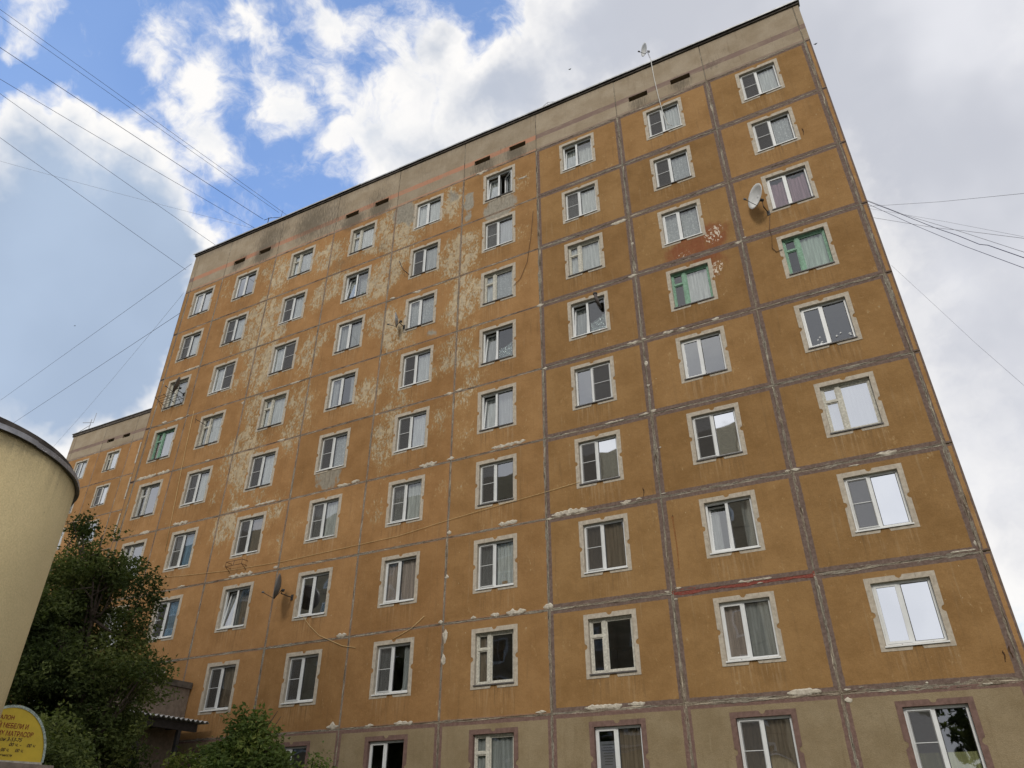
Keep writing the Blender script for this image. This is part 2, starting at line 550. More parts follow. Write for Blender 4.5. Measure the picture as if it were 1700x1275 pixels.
class MB:
    """collects boxes, bars and tubes into one mesh"""

    def __init__(self):
        self.v, self.f, self.m = [], [], []

    def box(self, x0, x1, y0, y1, z0, z1, m=0):
        b = len(self.v)
        self.v += [(x, y, z) for z in (z0, z1) for y in (y0, y1) for x in (x0, x1)]
        self.f += [tuple(b + i for i in q) for q in ((0, 2, 3, 1), (4, 5, 7, 6), (0, 1, 5, 4), (2, 6, 7, 3), (0, 4, 6, 2), (1, 3, 7, 5))]
        self.m += [m] * 6
        return self

    def quad(self, pts, m=0):
        b = len(self.v)
        self.v += [tuple(p) for p in pts]
        self.f.append(tuple(range(b, b + len(pts))))
        self.m.append(m)
        return self

    def tube(self, pts, r, n=6, m=0, r2=None, cap=True):
        pts = [Vector(p) for p in pts]
        b = len(self.v)
        up = Vector((0, 0, 1))
        for i, p in enumerate(pts):
            d = (pts[min(i + 1, len(pts) - 1)] - pts[max(i - 1, 0)]).normalized()
            a = d.cross(up)
            if a.length < .05: a = d.cross(Vector((1, 0, 0)))
            a.normalize()
            c = d.cross(a)
            rr = r if r2 is None else r + (r2 - r) * i / max(1, len(pts) - 1)
            for k in range(n):
                an = 2 * math.pi * k / n
                self.v.append(tuple(p + a * (rr * math.cos(an)) + c * (rr * math.sin(an))))
        for i in range(len(pts) - 1):
            for k in range(n):
                q = b + i * n
                self.f.append((q + k, q + (k + 1) % n, q + n + (k + 1) % n, q + n + k))
                self.m.append(m)
        if cap:
            self.f.append(tuple(b + k for k in reversed(range(n))))
            self.f.append(tuple(b + (len(pts) - 1) * n + k for k in range(n)))
            self.m += [m, m]
        return self

    def ring(self, x0, x1, z0, z1, w, y0, y1, m=0, wb=None):
        wb = wb or w
        self.box(x0, x0 + w, y0, y1, z0, z1, m)
        self.box(x1 - w, x1, y0, y1, z0, z1, m)
        self.box(x0 + w, x1 - w, y0 + .0005, y1 - .0005, z1 - w, z1 - .0005, m)
        self.box(x0 + w, x1 - w, y0 + .0005, y1 - .0005, z0 + .0005, z0 + wb, m)
        return self

    def mesh(self, name, mats, smooth=False):
        return mesh(name, self.v, self.f, mats, self.m, smooth)

    def obj(self, name, mats, parent=None, loc=(0, 0, 0), smooth=False, rot=None):
        return new_obj(name, self.mesh(name, mats, smooth), parent, loc, rot)


# ------------------------------------------------------------------ facade data, metres on the facade plane
FY = 19.80
XJ = [-29.95, -27.49, -23.78, -20.04, -16.33, -12.67, -9.04, -5.34, -1.63, 2.06]
ZJ = [26.83 - 2.8 * k for k in range(9)]         # joints under the attic .. over the ground storey
XL, XR = -30.30, 2.27
OW, OH = 1.30, 1.46                               # window opening


def blobs(lst, px_per_m=None):
    out = []
    for b in lst:
        x, y, r, wt = b[:4]
        p = at(x, y, FY)
        q = at(x + 5, y, FY)
        s = (q - p).length / 5
        out.append((p.x, p.z, r * s * 1.15, wt, b[4] if len(b) > 4 else 1.0))
    return out


PEEL = blobs([(424, 552, 36, 1.0), (433, 516, 16, 1.), (455, 519, 16, .8), (445, 559, 18, .9), (466, 547, 9, 1), (523, 500, 18, .8), (539, 418, 18, .8), (532, 441, 18, .7),
    (471, 446, 18, .9), (462, 472, 20, .8), (551, 474, 18, .9), (626, 479, 26, .95), (563, 418, 20, .8), (636, 399, 20, .8), (513, 575, 20, .8), (509, 601, 22, .7), (436, 601, 24, .9),
    (443, 448, 16, .8), (372, 486, 20, .6), (544, 552, 18, .6), (626, 542, 18, .7), (670, 362, 32, .95), (752, 329, 24, 1), (750, 353, 22, .7), (667, 395, 24, .9), (663, 435, 27, .8),
    (750, 423, 30, .9), (750, 454, 22, .7), (782, 402, 24, .9), (780, 435, 22, .8), (868, 388, 18, .7), (865, 303, 16, .7), (637, 383, 24, .8), (632, 459, 24, .9), (560, 470, 22, .9),
    (773, 478, 18, .9), (868, 459, 16, .5), (656, 536, 27, .9), (660, 570, 26, .8), (628, 532, 20, .8), (743, 525, 20, .7), (771, 494, 27, .9), (771, 522, 24, .7), (790, 593, 15, 1), (769, 602, 16, .8),
    (788, 630, 18, .8), (767, 567, 20, .8), (738, 579, 18, .6), (724, 614, 16, .7), (750, 600, 14, .7), (644, 633, 20, .8), (663, 663, 24, .8), (611, 645, 20, .7), (606, 668, 20, .6),
    (733, 680, 18, .6), (729, 703, 16, .6), (771, 661, 20, .8), (771, 694, 14, .5), (769, 727, 18, .7), (639, 703, 20, .8), (637, 729, 22, .9), (635, 757, 20, .8),
    (425, 689, 20, .9), (418, 666, 16, .8), (413, 734, 18, .9), (439, 732, 10, .7), (493, 661, 22, .95), (481, 713, 18, .9), (479, 741, 16, .9), (389, 760, 28, .9), (408, 755, 20, .9), (392, 798, 16, .8),
    (401, 823, 18, .6), (434, 821, 16, .6), (356, 823, 16, .6), (514, 699, 16, .6), (509, 671, 16, .6), (608, 652, 18, .8), (455, 849, 20, .9), (373, 866, 20, .9), (371, 887, 20, .9),
    (425, 614, 18, .7), (443, 630, 18, .7), (392, 640, 16, .6), (486, 873, 16, .6), (455, 905, 14, .5), (640, 790, 14, .5), (730, 810, 14, .5), (760, 810, 14, .5), (625, 835, 16, .7), (628, 860, 10, .7),
    (480, 450, 14, .6), (590, 505, 18, .6), (600, 420, 16, .6), (700, 380, 14, .5), (795, 480, 12, .6), (800, 540, 12, .5), (465, 930, 12, .5), (1440, 762, 8, .6), (1540, 755, 12, .6)])
CEMENT = blobs([(830, 342, 26, .95), (690, 365, 12, .3), (545, 790, 24, .8), (778, 341, 10, .8), (779, 325, 9, .8), (778, 360, 9, .7), (668, 350, 16, .7), (753, 325, 16, .6), (463, 1005, 10, .5), (716, 553, 12, .6), (676, 360, 20, .5)])
GRIME = blobs([(830, 342, 18, .5), (865, 340, 10, .5), (635, 410, 12, .8), (566, 437, 14, .8), (332, 529, 10, .6), (305, 483, 10, .2), (400, 508, 12, .6), (440, 450, 12, .6), (430, 480, 12, .4),
    (540, 365, 34, .75), (500, 375, 24, .5), (440, 400, 24, .5), (455, 390, 18, .4), (397, 437, 10, .9), (437, 423, 12, .9), (585, 371, 14, .95), (633, 350, 14, .95), (800, 278, 16, .9), (860, 255, 16, .9),
    (1060, 172, 16, .8), (1130, 138, 18, .85), (640, 320, 22, .45), (720, 300, 22, .3), (700, 285, 14, .3), (845, 235, 16, .3), (1200, 90, 26, .25), (1290, 60, 24, .25), (1180, 110, 12, .5),
    (1540, 1085, 8, .5), (1170, 200, 12, .2), (380, 455, 10, .3), (870, 310, 14, .3), (835, 260, 20, .35), (610, 345, 20, .4), (820, 285, 12, .4)])
RUST = blobs([(1165, 400, 32, 1.0), (1140, 418, 30, .9), (1190, 385, 24, .7), (1120, 425, 18, .5), (1185, 430, 26, .8), (1188, 460, 16, .5)])
CHIPS = blobs([(1184, 392, 15, 1.2), (1190, 380, 10, .9), (1140, 422, 9, 1.2), (1192, 440, 10, 1.1), (1188, 455, 9, 1.0), (1128, 427, 6, 1)])


def field(lst, x, z):
    s = 0
    for (bx, bz, br, wt, _) in lst:
        d2 = ((x - bx) ** 2 + (z - bz) ** 2) / (br * br)
        if d2 < 1.6: s += wt * max(0, 1 - d2 / 1.6) ** 1.2
    return min(s, 1.0)


def panel_mesh(name, x0, x1, z0, z1, holes, material, vals, oy=0., step=.2, weather=True, wx=0.):
    """one precast panel: gridded face with real openings, chamfered rim, sides and reveals.  Coordinates local to (x0, z0)."""
    Wd, Hd = x1 - x0, z1 - z0
    ch = .012
    xs = sorted({ch, Wd - ch} | {round(h[i] - x0, 4) for h in holes for i in (0, 1)})
    zs = sorted({ch, Hd - ch} | {round(h[i] - z0, 4) for h in holes for i in (2, 3)})

    def dense(a):
        o = []
        for p, q in zip(a, a[1:]):
            n = max(1, round((q - p) / step))
            o += [p + (q - p) * i / n for i in range(n)]
        return [0] + o + [a[-1], a[-1] + ch]
    xs, zs = dense(xs), dense(zs)
    nx, nz = len(xs), len(zs)
    verts, faces, mi = [], [], []
    for j, z in enumerate(zs):
        for i, x in enumerate(xs):
            rim = i in (0, nx - 1) or j in (0, nz - 1)
            y = oy + (ch if rim else 0)
            verts.append((x, y, z))

    def hole(cx, cz):
        return any(h[0] - x0 < cx < h[1] - x0 and h[2] - z0 < cz < h[3] - z0 for h in holes)
    for j in range(nz - 1):
        for i in range(nx - 1):
            if hole((xs[i] + xs[i + 1]) / 2, (zs[j] + zs[j + 1]) / 2): continue
            a = j * nx + i
            faces.append((a, a + 1, a + nx + 1, a + nx))
            mi.append(0)
    D = .28

    def wall(p, q, y0, y1, flip=False):
        b = len(verts)
        verts.extend([(p[0], y0, p[1]), (q[0], y0, q[1]), (q[0], y1, q[1]), (p[0], y1, p[1])])
        faces.append((b, b + 1, b + 2, b + 3) if not flip else (b + 3, b + 2, b + 1, b))
        mi.append(1)
    for p, q in (((0, 0), (Wd, 0)), ((Wd, 0), (Wd, Hd)), ((Wd, Hd), (0, Hd)), ((0, Hd), (0, 0))):
        wall(p, q, oy + ch, D, True)
    for h in holes:
        a, b_, c, d = h[0] - x0, h[1] - x0, h[2] - z0, h[3] - z0
        for p, q in (((a, c), (b_, c)), ((b_, c), (b_, d)), ((b_, d), (a, d)), ((a, d), (a, c))):
            wall(p, q, oy, D)
    me = mesh(name, verts, faces, [material, M_EDGE], mi)
    l1 = me.uv_layers.new(name='lo')
    l2 = me.uv_layers.new(name='hi')
    lo, hi = [], []
    for lp in me.loops:
        v = me.vertices[lp.vertex_index].co
        lo += [v.x, v.z]
        hi += [Wd - v.x, Hd - v.z]
    l1.data.foreach_set('uv', lo)
    l2.data.foreach_set('uv', hi)
    n = len(verts)
    a = me.attributes.new('uhi', 'FLOAT', 'POINT')
    a.data.foreach_set('value', [Wd - v_[0] for v_ in verts])
    for key, val in vals.items():
        a = me.attributes.new(key, 'FLOAT', 'POINT')
        a.data.foreach_set('value', [val] * n)
    if weather:
        for key, lst in (('peel', PEEL), ('cement', CEMENT), ('grime', GRIME), ('rust', RUST), ('chips', CHIPS)):
            near = [b for b in lst if x0 - b[2] * 1.4 < b[0] < x1 + b[2] * 1.4 and z0 - b[2] * 1.4 < b[1] < z1 + b[2] * 1.4]
            if not near: continue
            a = me.attributes.new(key, 'FLOAT', 'POINT')
            a.data.foreach_set('value', [field(near, x0 + v[0], z0 + v[2]) for v in verts])
    return me


def joint_mesh(L, hw, seed, red=0., bulge=.012):
    """a ragged run of joint cement along +u (x), across v (z)"""
    r = random.Random(seed)
    n = max(6, int(L / .075))
    prof = [-1, -.72, -.25, .25, .72, 1]
    verts, faces, uv = [], [], []
    s = r.random() * 100
    for i in range(n + 1):
        u = L * i / n
        wv = hw * (.72 + .75 * noise.noise(Vector((u * 1.1, s, 0))) + .38 * noise.noise(Vector((u * 7, s, 3))))
        wv = max(wv, hw * .35)
        c = .012 * noise.noise(Vector((u * 2, s, 9)))
        for k, p in enumerate(prof):
            y = .018 if abs(p) == 1 else -bulge * .3 - bulge * noise.noise(Vector((u * 9, p * 3 + s, 1))) - bulge * .7 * noise.noise(Vector((u * 1.2, p * 2, s)))
            if abs(p) < .3: y += .004
            verts.append((u, y, c + p * wv))
            uv.append((u, p * hw))
    m = len(prof)
    for i in range(n):
        for k in range(m - 1):
            a = i * m + k
            faces.append((a, a + m, a + m + 1, a + 1))
    me = mesh('joint_mortar', verts, faces, M_JOINT, smooth=False)
    l = me.uv_layers.new(name='lo')
    l.data.foreach_set('uv', [c for lp in me.loops for c in uv[lp.vertex_index]])
    if red:
        a = me.attributes.new('red', 'FLOAT', 'POINT')
        a.data.foreach_set('value', [red] * len(verts))
    return me


def blob_mesh(L, Hh, seed, th=.03):
    """a ragged, half-crumbled run of white filler, u along, v across"""
    r = random.Random(seed)
    n = max(7, min(40, int(L / .035)))
    v, f = [], []
    drift = r.uniform(-.12, .12)
    for i in range(n + 1):
        u = i / n
        tap = min(1, (.12 + min(u, 1 - u) * 2 * max(1, L / Hh) * .55)) ** .6
        up = Hh * .5 * tap * (.75 + .9 * noise.noise(Vector((u * L * 7, seed, 0))) + .22 * noise.noise(Vector((u * L * 16, seed, 2))))
        dn = Hh * .5 * tap * (.75 + .7 * noise.noise(Vector((u * L * 6, seed, 5))) + .18 * noise.noise(Vector((u * L * 15, seed, 7))))
        up, dn = max(up, Hh * .06), max(dn, Hh * .06)
        x = (u - .5) * L + r.uniform(-.006, .006)
        c = Hh * drift * math.sin(u * 3)
        t1, t2 = th * r.uniform(.45, 1.), th * r.uniform(.3, .9)
        v += [(x, .006, c + up), (x, -t1, c + up * .55), (x, -t2, c - dn * .45), (x, .006, c - dn)]
    for i in range(n):
        for k in range(3):
            a = i * 4 + k
            f.append((a, a + 1, a + 5, a + 4))
    m = n * 4
    f += [(0, 3, 2, 1), (m, m + 1, m + 2, m + 3)]
    return mesh('filler_patch', v, f, M_FILL, smooth=False)


# ------------------------------------------------------------------ windows
def surround_mesh(kind, seed):
    """painted band round an opening with a round bite in each side, plus the plastered reveal"""
    r = random.Random(seed)
    hw, top, o = OW / 2, OH, .13
    v, f = [], []
    zc = OH / 2 - .02
    bite = .075

    def piece(poly):
        b = len(v)
        n = len(poly)
        poly = [(x + r.uniform(-.004, .004), z + r.uniform(-.004, .004)) for x, z in poly]
        v.extend([(x, -.009, z) for x, z in poly])
        v.extend([(x, .0, z) for x, z in poly])
        f.append(tuple(range(b, b + n)))
        for k in range(n):
            f.append((b + (k + 1) % n, b + k, b + n + k, b + n + (k + 1) % n))

    def arc(cx, cz, a0, a1, n=5):
        return [(cx + bite * math.cos(R(a0 + (a1 - a0) * i / n)), cz + bite * math.sin(R(a0 + (a1 - a0) * i / n))) for i in range(n + 1)]
    ih, it, ib = hw, top, 0
    # right upper corner, drawn counter-clockwise seen from outside (x right, z up)
    ru = [(ih, zc)] + [(ih + .012, zc + .0)] + arc(hw + o, zc, 178, 95) + [(hw + o, zc + bite + .03), (hw + o, top + o)] + \
         [(.09, top + o)] + arc(0, top + o, -10, -88) + [(0, top)] + [(ih, top)]
    lu = [(-x, z) for x, z in reversed(ru)]
    rl = [(ih, zc), (ih, ib), (.09, ib), (.09, -.05), (.125, -o), (hw + o, -o), (hw + o, zc - bite - .03)] + arc(hw + o, zc, 265, 182) + [(ih + .012, zc)]
    ll = [(-x, z) for x, z in reversed(rl)]
    for p in (ru, lu, rl, ll): piece(p)
    # reveal lining
    e = .003
    for p, q in (((-hw + e, 0), (-hw + e, top)), ((-hw, top - e), (hw, top - e)), ((hw - e, top), (hw - e, 0))):
        b = len(v)
        v.extend([(p[0], -.009, p[1]), (q[0], -.009, q[1]), (q[0], .16, q[1]), (p[0], .16, p[1])])
        f.append((b, b + 1, b + 2, b + 3))
    return mesh('window_surround', v, f, kind)


SURR = [surround_mesh(M_SURR, s) for s in range(4)]
SURRG = [surround_mesh(M_SURRG, s) for s in range(3)]


def curtain_mesh(w, h, m, seed, part=1., drape=False, x0=0.):
    r = random.Random(seed)
    nx = max(8, int(w / .035))
    nz = 5
    ph = r.random() * 9
    v, f = [], []
    for j in range(nz + 1):
        for i in range(nx + 1):
            x = w * i / nx
            z = h * j / nz
            y = .022 * math.sin(x * 46 + ph + 1.5 * math.sin(x * 9 + ph)) + .01 * math.sin(x * 17 + z * 3)
            if drape: z = z - (1 - j / nz) * 0 - .25 * h * (j / nz) * math.sin(math.pi * i / nx) ** 1.0 * .6
            v.append((x0 + x, y, z))
    for j in range(nz):
        for i in range(nx):
            a = j * (nx + 1) + i
            f.append((a, a + 1, a + nx + 2, a + nx + 1))
    return mesh('curtain', v, f, m, smooth=True)


PANE_CACHE = {}


def pane(parent, x0, x1, z0, z1, y, refl, tilt=0., rotz=None):
    key = (round(x0, 3), round(x1, 3), round(z0, 3), round(z1, 3), y)
    if key not in PANE_CACHE:
        w, h = x1 - x0, z1 - z0
        PANE_CACHE[key] = MB().box(0, w, 0, .012, 0, h).mesh('pane', [M_GLASS])
    o = new_obj('pane', PANE_CACHE[key], parent, (x0, y, z0))
    o['reflect'] = refl
    o.rotation_euler = (R(tilt), 0, R(rnd.uniform(-.5, .5)))
    return o


FRAMES = {}


def window(parent, ploc, x, z, kind, cur='ww', mirror=(0, 0), ground=False, seed=0, label=None, material=None):
    """kind: N net on the left sash, Q net on the right, P plain pair, T left sash tilted, V tilted and right sash swung out,
    O old wooden with a small vent pane, G the same in green.  cur = what hangs behind the left and right pane"""
    r = random.Random(seed)
    hw = OW / 2
    old = kind in 'OG'
    fm = M_WOODG if kind == 'G' else (M_WOOD if old else M_PVC)
    if material: fm = material
    mx = (-hw + OW * .335) if old else (-hw + OW * .455)
    key = (kind, fm.name)
    yb = .10
    if key not in FRAMES:
        b = MB()
        if old:
            b.ring(-hw + .004, hw - .004, .004, OH - .004, .055, yb, yb + .10)
            b.box(mx - .055, mx + .055, yb - .01, yb + .09, .055, OH - .055)
            b.box(-hw + .06, mx - .055, yb - .005, yb + .09, OH - .50, OH - .44)
            b.ring(mx + .055, hw - .06, .06, OH - .06, .035, yb + .02, yb + .07)
            b.ring(-hw + .06, mx - .055, .06, OH - .50, .03, yb + .02, yb + .07)
            b.box(-hw + .01, hw - .01, yb - .03, yb, OH - .03, OH - .006)
        else:
            b.ring(-hw + .004, hw - .004, .004, OH - .004, .058, yb, yb + .07)
            b.box(mx - .04, mx + .04, yb, yb + .069, .058, OH - .058)
            b.ring(mx + .04, hw - .058, .058, OH - .058, .018, yb + .02, yb + .05, 1)
            for sx in (-.3, .35):
                b.box(sx - .012, sx + .012, yb - .004, yb, .02, .028, 1)
        FRAMES[key] = b.mesh('window', [fm, M_RUBBER])
    w = new_obj('window', FRAMES[key], parent, (x - ploc[0], -.0, z - ploc[2]))
    if label: w['label'] = label
    # surround
    new_obj('window_surround', r.choice(SURRG if ground else SURR), w)
    # sill
    dark = old or kind in 'g' or (z > 10 and r.random() < .55)
    k = 'sill%d%d' % (dark, old)
    if k not in FRAMES:
        b = MB()
        a, c = -hw - .025, hw + .025
        b.v += [(a, -.045, -.012), (c, -.045, -.012), (hw - .004, yb + .01, .02), (-hw + .004, yb + .01, .02),
                (a, -.045, -.045), (c, -.045, -.045), (hw - .004, yb + .01, .006), (-hw + .004, yb + .01, .006),
                (a, -.038, -.045), (c, -.038, -.045), (c, -.038, -.016), (a, -.038, -.016)]
        b.f += [(0, 1, 2, 3), (4, 5, 1, 0), (11, 10, 9, 8), (8, 9, 5, 4), (7, 6, 10, 11), (0, 3, 7, 11), (1, 10, 6, 2)]
        b.m += [0] * 7
        FRAMES[k] = b.mesh('sill', [M_SILLD if dark else M_SILLW])
    new_obj('sill', FRAMES[k], w)
    # sashes and panes
    g0, g1 = mirror
    if old:
        pane(w, mx + .09, hw - .095, .095, OH - .095, yb + .045, g1)
        pane(w, -hw + .09, mx - .085, .09, OH - .53, yb + .045, g0)
        if 'fort' not in FRAMES:
            FRAMES['fort'] = {}
        if fm.name not in FRAMES['fort']:
            FRAMES['fort'][fm.name] = MB().ring(0, mx - .055 + hw - .06, 0, .38, .032, 0, .045).mesh('vent_sash', [fm])
        s = new_obj('vent_sash', FRAMES['fort'][fm.name], w, (-hw + .06, yb + .02, OH - .44))
        pane(w, -hw + .09, mx - .085, OH - .41, OH - .09, yb + .045, g0)
    else:
        lx0, lx1 = -hw + .058, mx - .04
        k = 'sash'
        if k not in FRAMES:
            FRAMES[k] = MB().ring(0, lx1 - lx0 + .03, 0, OH - .10, .052, 0, .05).mesh('sash', [M_PVC])
        side = 1 if kind == 'Q' else 0
        if side: a0, a1 = mx + .015, hw - .045
        else: a0, a1 = lx0 - .012, lx1 + .018
        if side:
            if 'sashr' not in FRAMES:
                FRAMES['sashr'] = MB().ring(0, a1 - a0, 0, OH - .10, .052, 0, .05).mesh('sash', [M_PVC])
            s = new_obj('sash', FRAMES['sashr'], w, (a0, yb - .014, .05))
        else:
            s = new_obj('sash', FRAMES[k], w, (a0, yb - .014, .05))
        tilt = 0
        if kind in 'TV':
            tilt = -7.5
            s.rotation_euler = (R(tilt), 0, 0)
            s.location.y = yb + .004
            pane(w, a0 + .055, a1 - .055, .105, OH - .105, yb + .03, g0, tilt)
            if 'gapd' not in FRAMES:
                FRAMES['gapd'] = 1
        else:
            pane(w, a0 + .055, a1 - .055, .105, OH - .105, yb + .012, g1 if side else g0)
        if side: pane(w, lx0 + .02, lx1 - .02, .075, OH - .075, yb + .035, g0)
        elif kind != 'V': pane(w, mx + .058, hw - .075, .075, OH - .075, yb + .035, g1)
        else:
            if 'open' not in FRAMES:
                FRAMES['open'] = MB().ring(0, .56, 0, OH - .12, .05, 0, .05).mesh('sash', [M_PVC])
            o2 = new_obj('sash', FRAMES['open'], w, (hw - .06, yb + .0, .06))
            o2.rotation_euler = (0, 0, R(180 - 32))
            p2 = pane(w, mx + .1, hw - .075, .11, OH - .11, yb + .035, g1)
            p2.location = (hw - .10, yb + .06, .11)
            p2.rotation_euler = (0, 0, R(180 - 32))
        if kind in 'NQ':
            if ('net', side) not in FRAMES:
                b = MB()
                b.ring(0, a1 - a0 - .03, 0, OH - .13, .016, 0, .012, 0)
                b.box(.016, a1 - a0 - .046, .001, .011, (OH - .13) * .5, (OH - .13) * .5 + .014, 0)
                b.quad([(.016, .006, .016), (a1 - a0 - .046, .006, .016), (a1 - a0 - .046, .006, OH - .146), (.016, .006, OH - .146)], 1)
                FRAMES[('net', side)] = b.mesh('mosquito_net', [M_PVC, M_NET])
            new_obj('mosquito_net', FRAMES[('net', side)], w, (a0 + .015, yb - .032, .065))
    # what hangs behind the glass
    yc = yb + .115 if kind not in 'TV' else yb + .26
    for i, ch in enumerate(cur):
        if ch in '.': continue
        a, c = ((-hw + .02, mx) if i == 0 else (mx, hw - .02))
        wd = c - a
        if ch in 'wlgbpnks':
            key = ('cur', ch, i, old, seed % 5)
            if key not in FRAMES:
                FRAMES[key] = curtain_mesh(wd, OH - .04, CURT[ch], seed % 5 + i * 7, drape=(ch == 'p'))
            new_obj('curtain', FRAMES[key], w, (a, yc, .02))
        elif ch in 'y':
            new_obj('roller_blind', MB().box(0, wd, 0, .01, 0, OH * .36).mesh('roller_blind', [CURT['y']]), w, (a, yc, .02))
        elif ch in 'hj':     # half-drawn: only part of the pane is covered
            m = CURT['w'] if ch == 'h' else CURT['g']
            key = ('half', ch, i, old)
            if key not in FRAMES:
                FRAMES[key] = curtain_mesh(wd * .5, OH - .04, m, seed % 5)
            new_obj('curtain', FRAMES[key], w, (a + (wd * .5 if i else 0), yc, .02))
        elif ch == 'f':
            new_obj('foil', MB().quad([(0, 0, 0), (wd, 0, 0), (wd, 0, .72), (0, 0, .40)]).mesh('foil', [M_FOIL]), w, (a, yb + .055, .06))
        elif ch == 'm':      # paper notice taped to the pane
            b = MB().box(0, wd - .12, 0, .003, 0, .62)
            for q in range(8):
                wl = (wd - .2) * r.uniform(.55, .95)
                b.box((wd - .12 - wl) / 2, (wd - .12 + wl) / 2, -.002, 0, .53 - q * .065, .548 - q * .065, 1)
            b.obj('notice', [simple('notice_paper', (.20, .20, .23), .8), simple('notice_print', (.05, .05, .06), .8)], w, (a + .06, yb + .05, .5))
    return w


# ------------------------------------------------------------------ the long nine-storey block
B0 = Vector((-14, FY, 0))
block = thing('apartment_block', 'long nine-storey panel block with peeling ochre paint, filling the picture', 'building', B0)


def filler_loc(px, py, Y=FY):
    return at(px, py, Y)


def attic_holes(x0, x1):
    c = (x0 + x1) / 2
    return [(c - 1.28, c - .48, 27.47, 27.75), (c + .50, c + 1.30, 27.47, 27.75)]


def build_facade(parent, P, Y, xj, xl, xr, windows, cols, strong, weather, ztop, seed0=0, bottom=0.0):
    """panels, joints and windows of one facade on plane y = Y; P = the parent's position"""
    g = .012
    for i in range(len(xj) - 1):
        x0, x1 = xj[i], xj[i + 1]
        c = i + 1
        cx = (x0 + x1) / 2
        st = strong(c)
        # attic
        holes = attic_holes(x0, x1) if cols[i] % 2 == 0 else []
        me = panel_mesh('attic_panel', x0 + g, x1 - g, ZJ[0] + g, ztop(cx), holes, M_ATTIC,
                        dict(tint=rnd.random(), purple=1.0 if (st > .5 or not weather) else 0.), rnd.uniform(-.004, .004), weather=weather)
        new_obj('attic_panel', me, parent, (x0 + g - P.x, Y - P.y, ZJ[0] + g - P.z))
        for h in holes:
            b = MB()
            b.box(h[0] - .05, h[1] + .05, .22, .24, h[2] - .05, h[3] + .05, 0)  # near-black sheet closing the slot, the hole's shade put into its colour
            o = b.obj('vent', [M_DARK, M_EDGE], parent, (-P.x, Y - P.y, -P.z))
        for k in range(9):
            zt = ZJ[k]
            zb = ZJ[k + 1] if k < 8 else bottom
            wz = zt - 2.8 + .93 if k < 8 else 2.58
            spec = windows.get((c, k + 1))
            holes = [(cx - OW / 2, cx + OW / 2, wz, wz + OH)] if spec else []
            gr = k == 8
            vals = dict(lum=rnd.random(), tint=min(1, max(0, (.08 if c < 7 else .85) + (.35 if c == 6 and weather else 0) + rnd.uniform(-.15, .15) + k * .03)),
                        band=(.125 if st > .5 else .045 if not gr else .06), bandsoft=(0. if st > .5 else .45), bandop=(1. if st > .5 else .65))
            if gr: vals['band'] = .115 if c > 4 else .07
            me = panel_mesh('facade_panel', x0 + g, x1 - g, zb + g, zt - g, holes, M_GPANEL if gr else M_PANEL, vals,
                            rnd.uniform(-.006, .006), weather=weather)
            new_obj('facade_panel', me, parent, (x0 + g - P.x, Y - P.y, zb + g - P.z))
            if spec:
                kw = dict(spec[3]) if len(spec) > 3 else {}
                window(parent, Vector((P.x, 0, P.z)), cx, wz, spec[0], spec[1], spec[2], gr, seed0 + c * 31 + k * 7, **kw).location.y = Y - P.y
    # joints
    n = 0
    for i, x in enumerate(xj):
        hw = .055 if strong(i + 1) < .5 and strong(i) < .5 else .07
        segs = [(ztop(x) - .05, ZJ[0])] + [(ZJ[k], ZJ[k + 1]) for k in range(8)] + [(ZJ[8], bottom)]
        for a, b in segs:
            n += 1
            me = joint_mesh(a - b, hw if a <= ZJ[0] + .01 else .02, seed0 * 3 + n, bulge=.014 if a <= ZJ[0] + .01 else .005)
            o = new_obj('joint_mortar', me, parent, (x - P.x, Y - P.y, b - P.z), (0, -R(90), 0))
    for i in range(len(xj) - 1):
        for k in range(9):
            n += 1
            c = i + 1
            hw = .052 if strong(c) < .5 else .066
            red = 1. if (weather and c == 8 and k == 7) else 0
            if weather and c == 9 and k in (6, 7, 8): hw = .095
            if red or (weather and c == 8 and k >= 6): hw = .085
            me = joint_mesh(xj[i + 1] - xj[i], hw, seed0 * 5 + n, red)
            new_obj('joint_mortar', me, parent, (xj[i] - P.x, Y - P.y, ZJ[k] - P.z))
    # corner strips
    for x0, x1 in ((xl, xj[0]), (xj[-1], xr)):
        if x1 - x0 < .05: continue
        for k in range(-1, 9):
            zt = ZJ[k] if k >= 0 else ztop(x0)
            zb = (ZJ[k + 1] if k < 8 else bottom)
            vals = dict(tint=.55 + rnd.uniform(-.1, .1), band=.055, bandsoft=0., bandop=1., purple=1.)
            me = panel_mesh('corner_panel', x0 + (g if x0 == xj[-1] else 0), x1 - (0 if x0 == xj[-1] else g), zb + g, zt - (g if k >= 0 else 0),
                            [], M_ATTIC if k < 0 else M_GPANEL if k == 8 else M_PANEL, vals, rnd.uniform(-.005, .005), weather=False)
            new_obj('corner_panel', me, parent, (x0 + (g if x0 == xj[-1] else 0) - P.x, Y - P.y, zb + g - P.z))


SPEC = {}


def S(c, r, kind, cur='ww', m0=0., m1=0., **kw):
    SPEC[(c, r)] = (kind, cur, (m0, m1), kw)


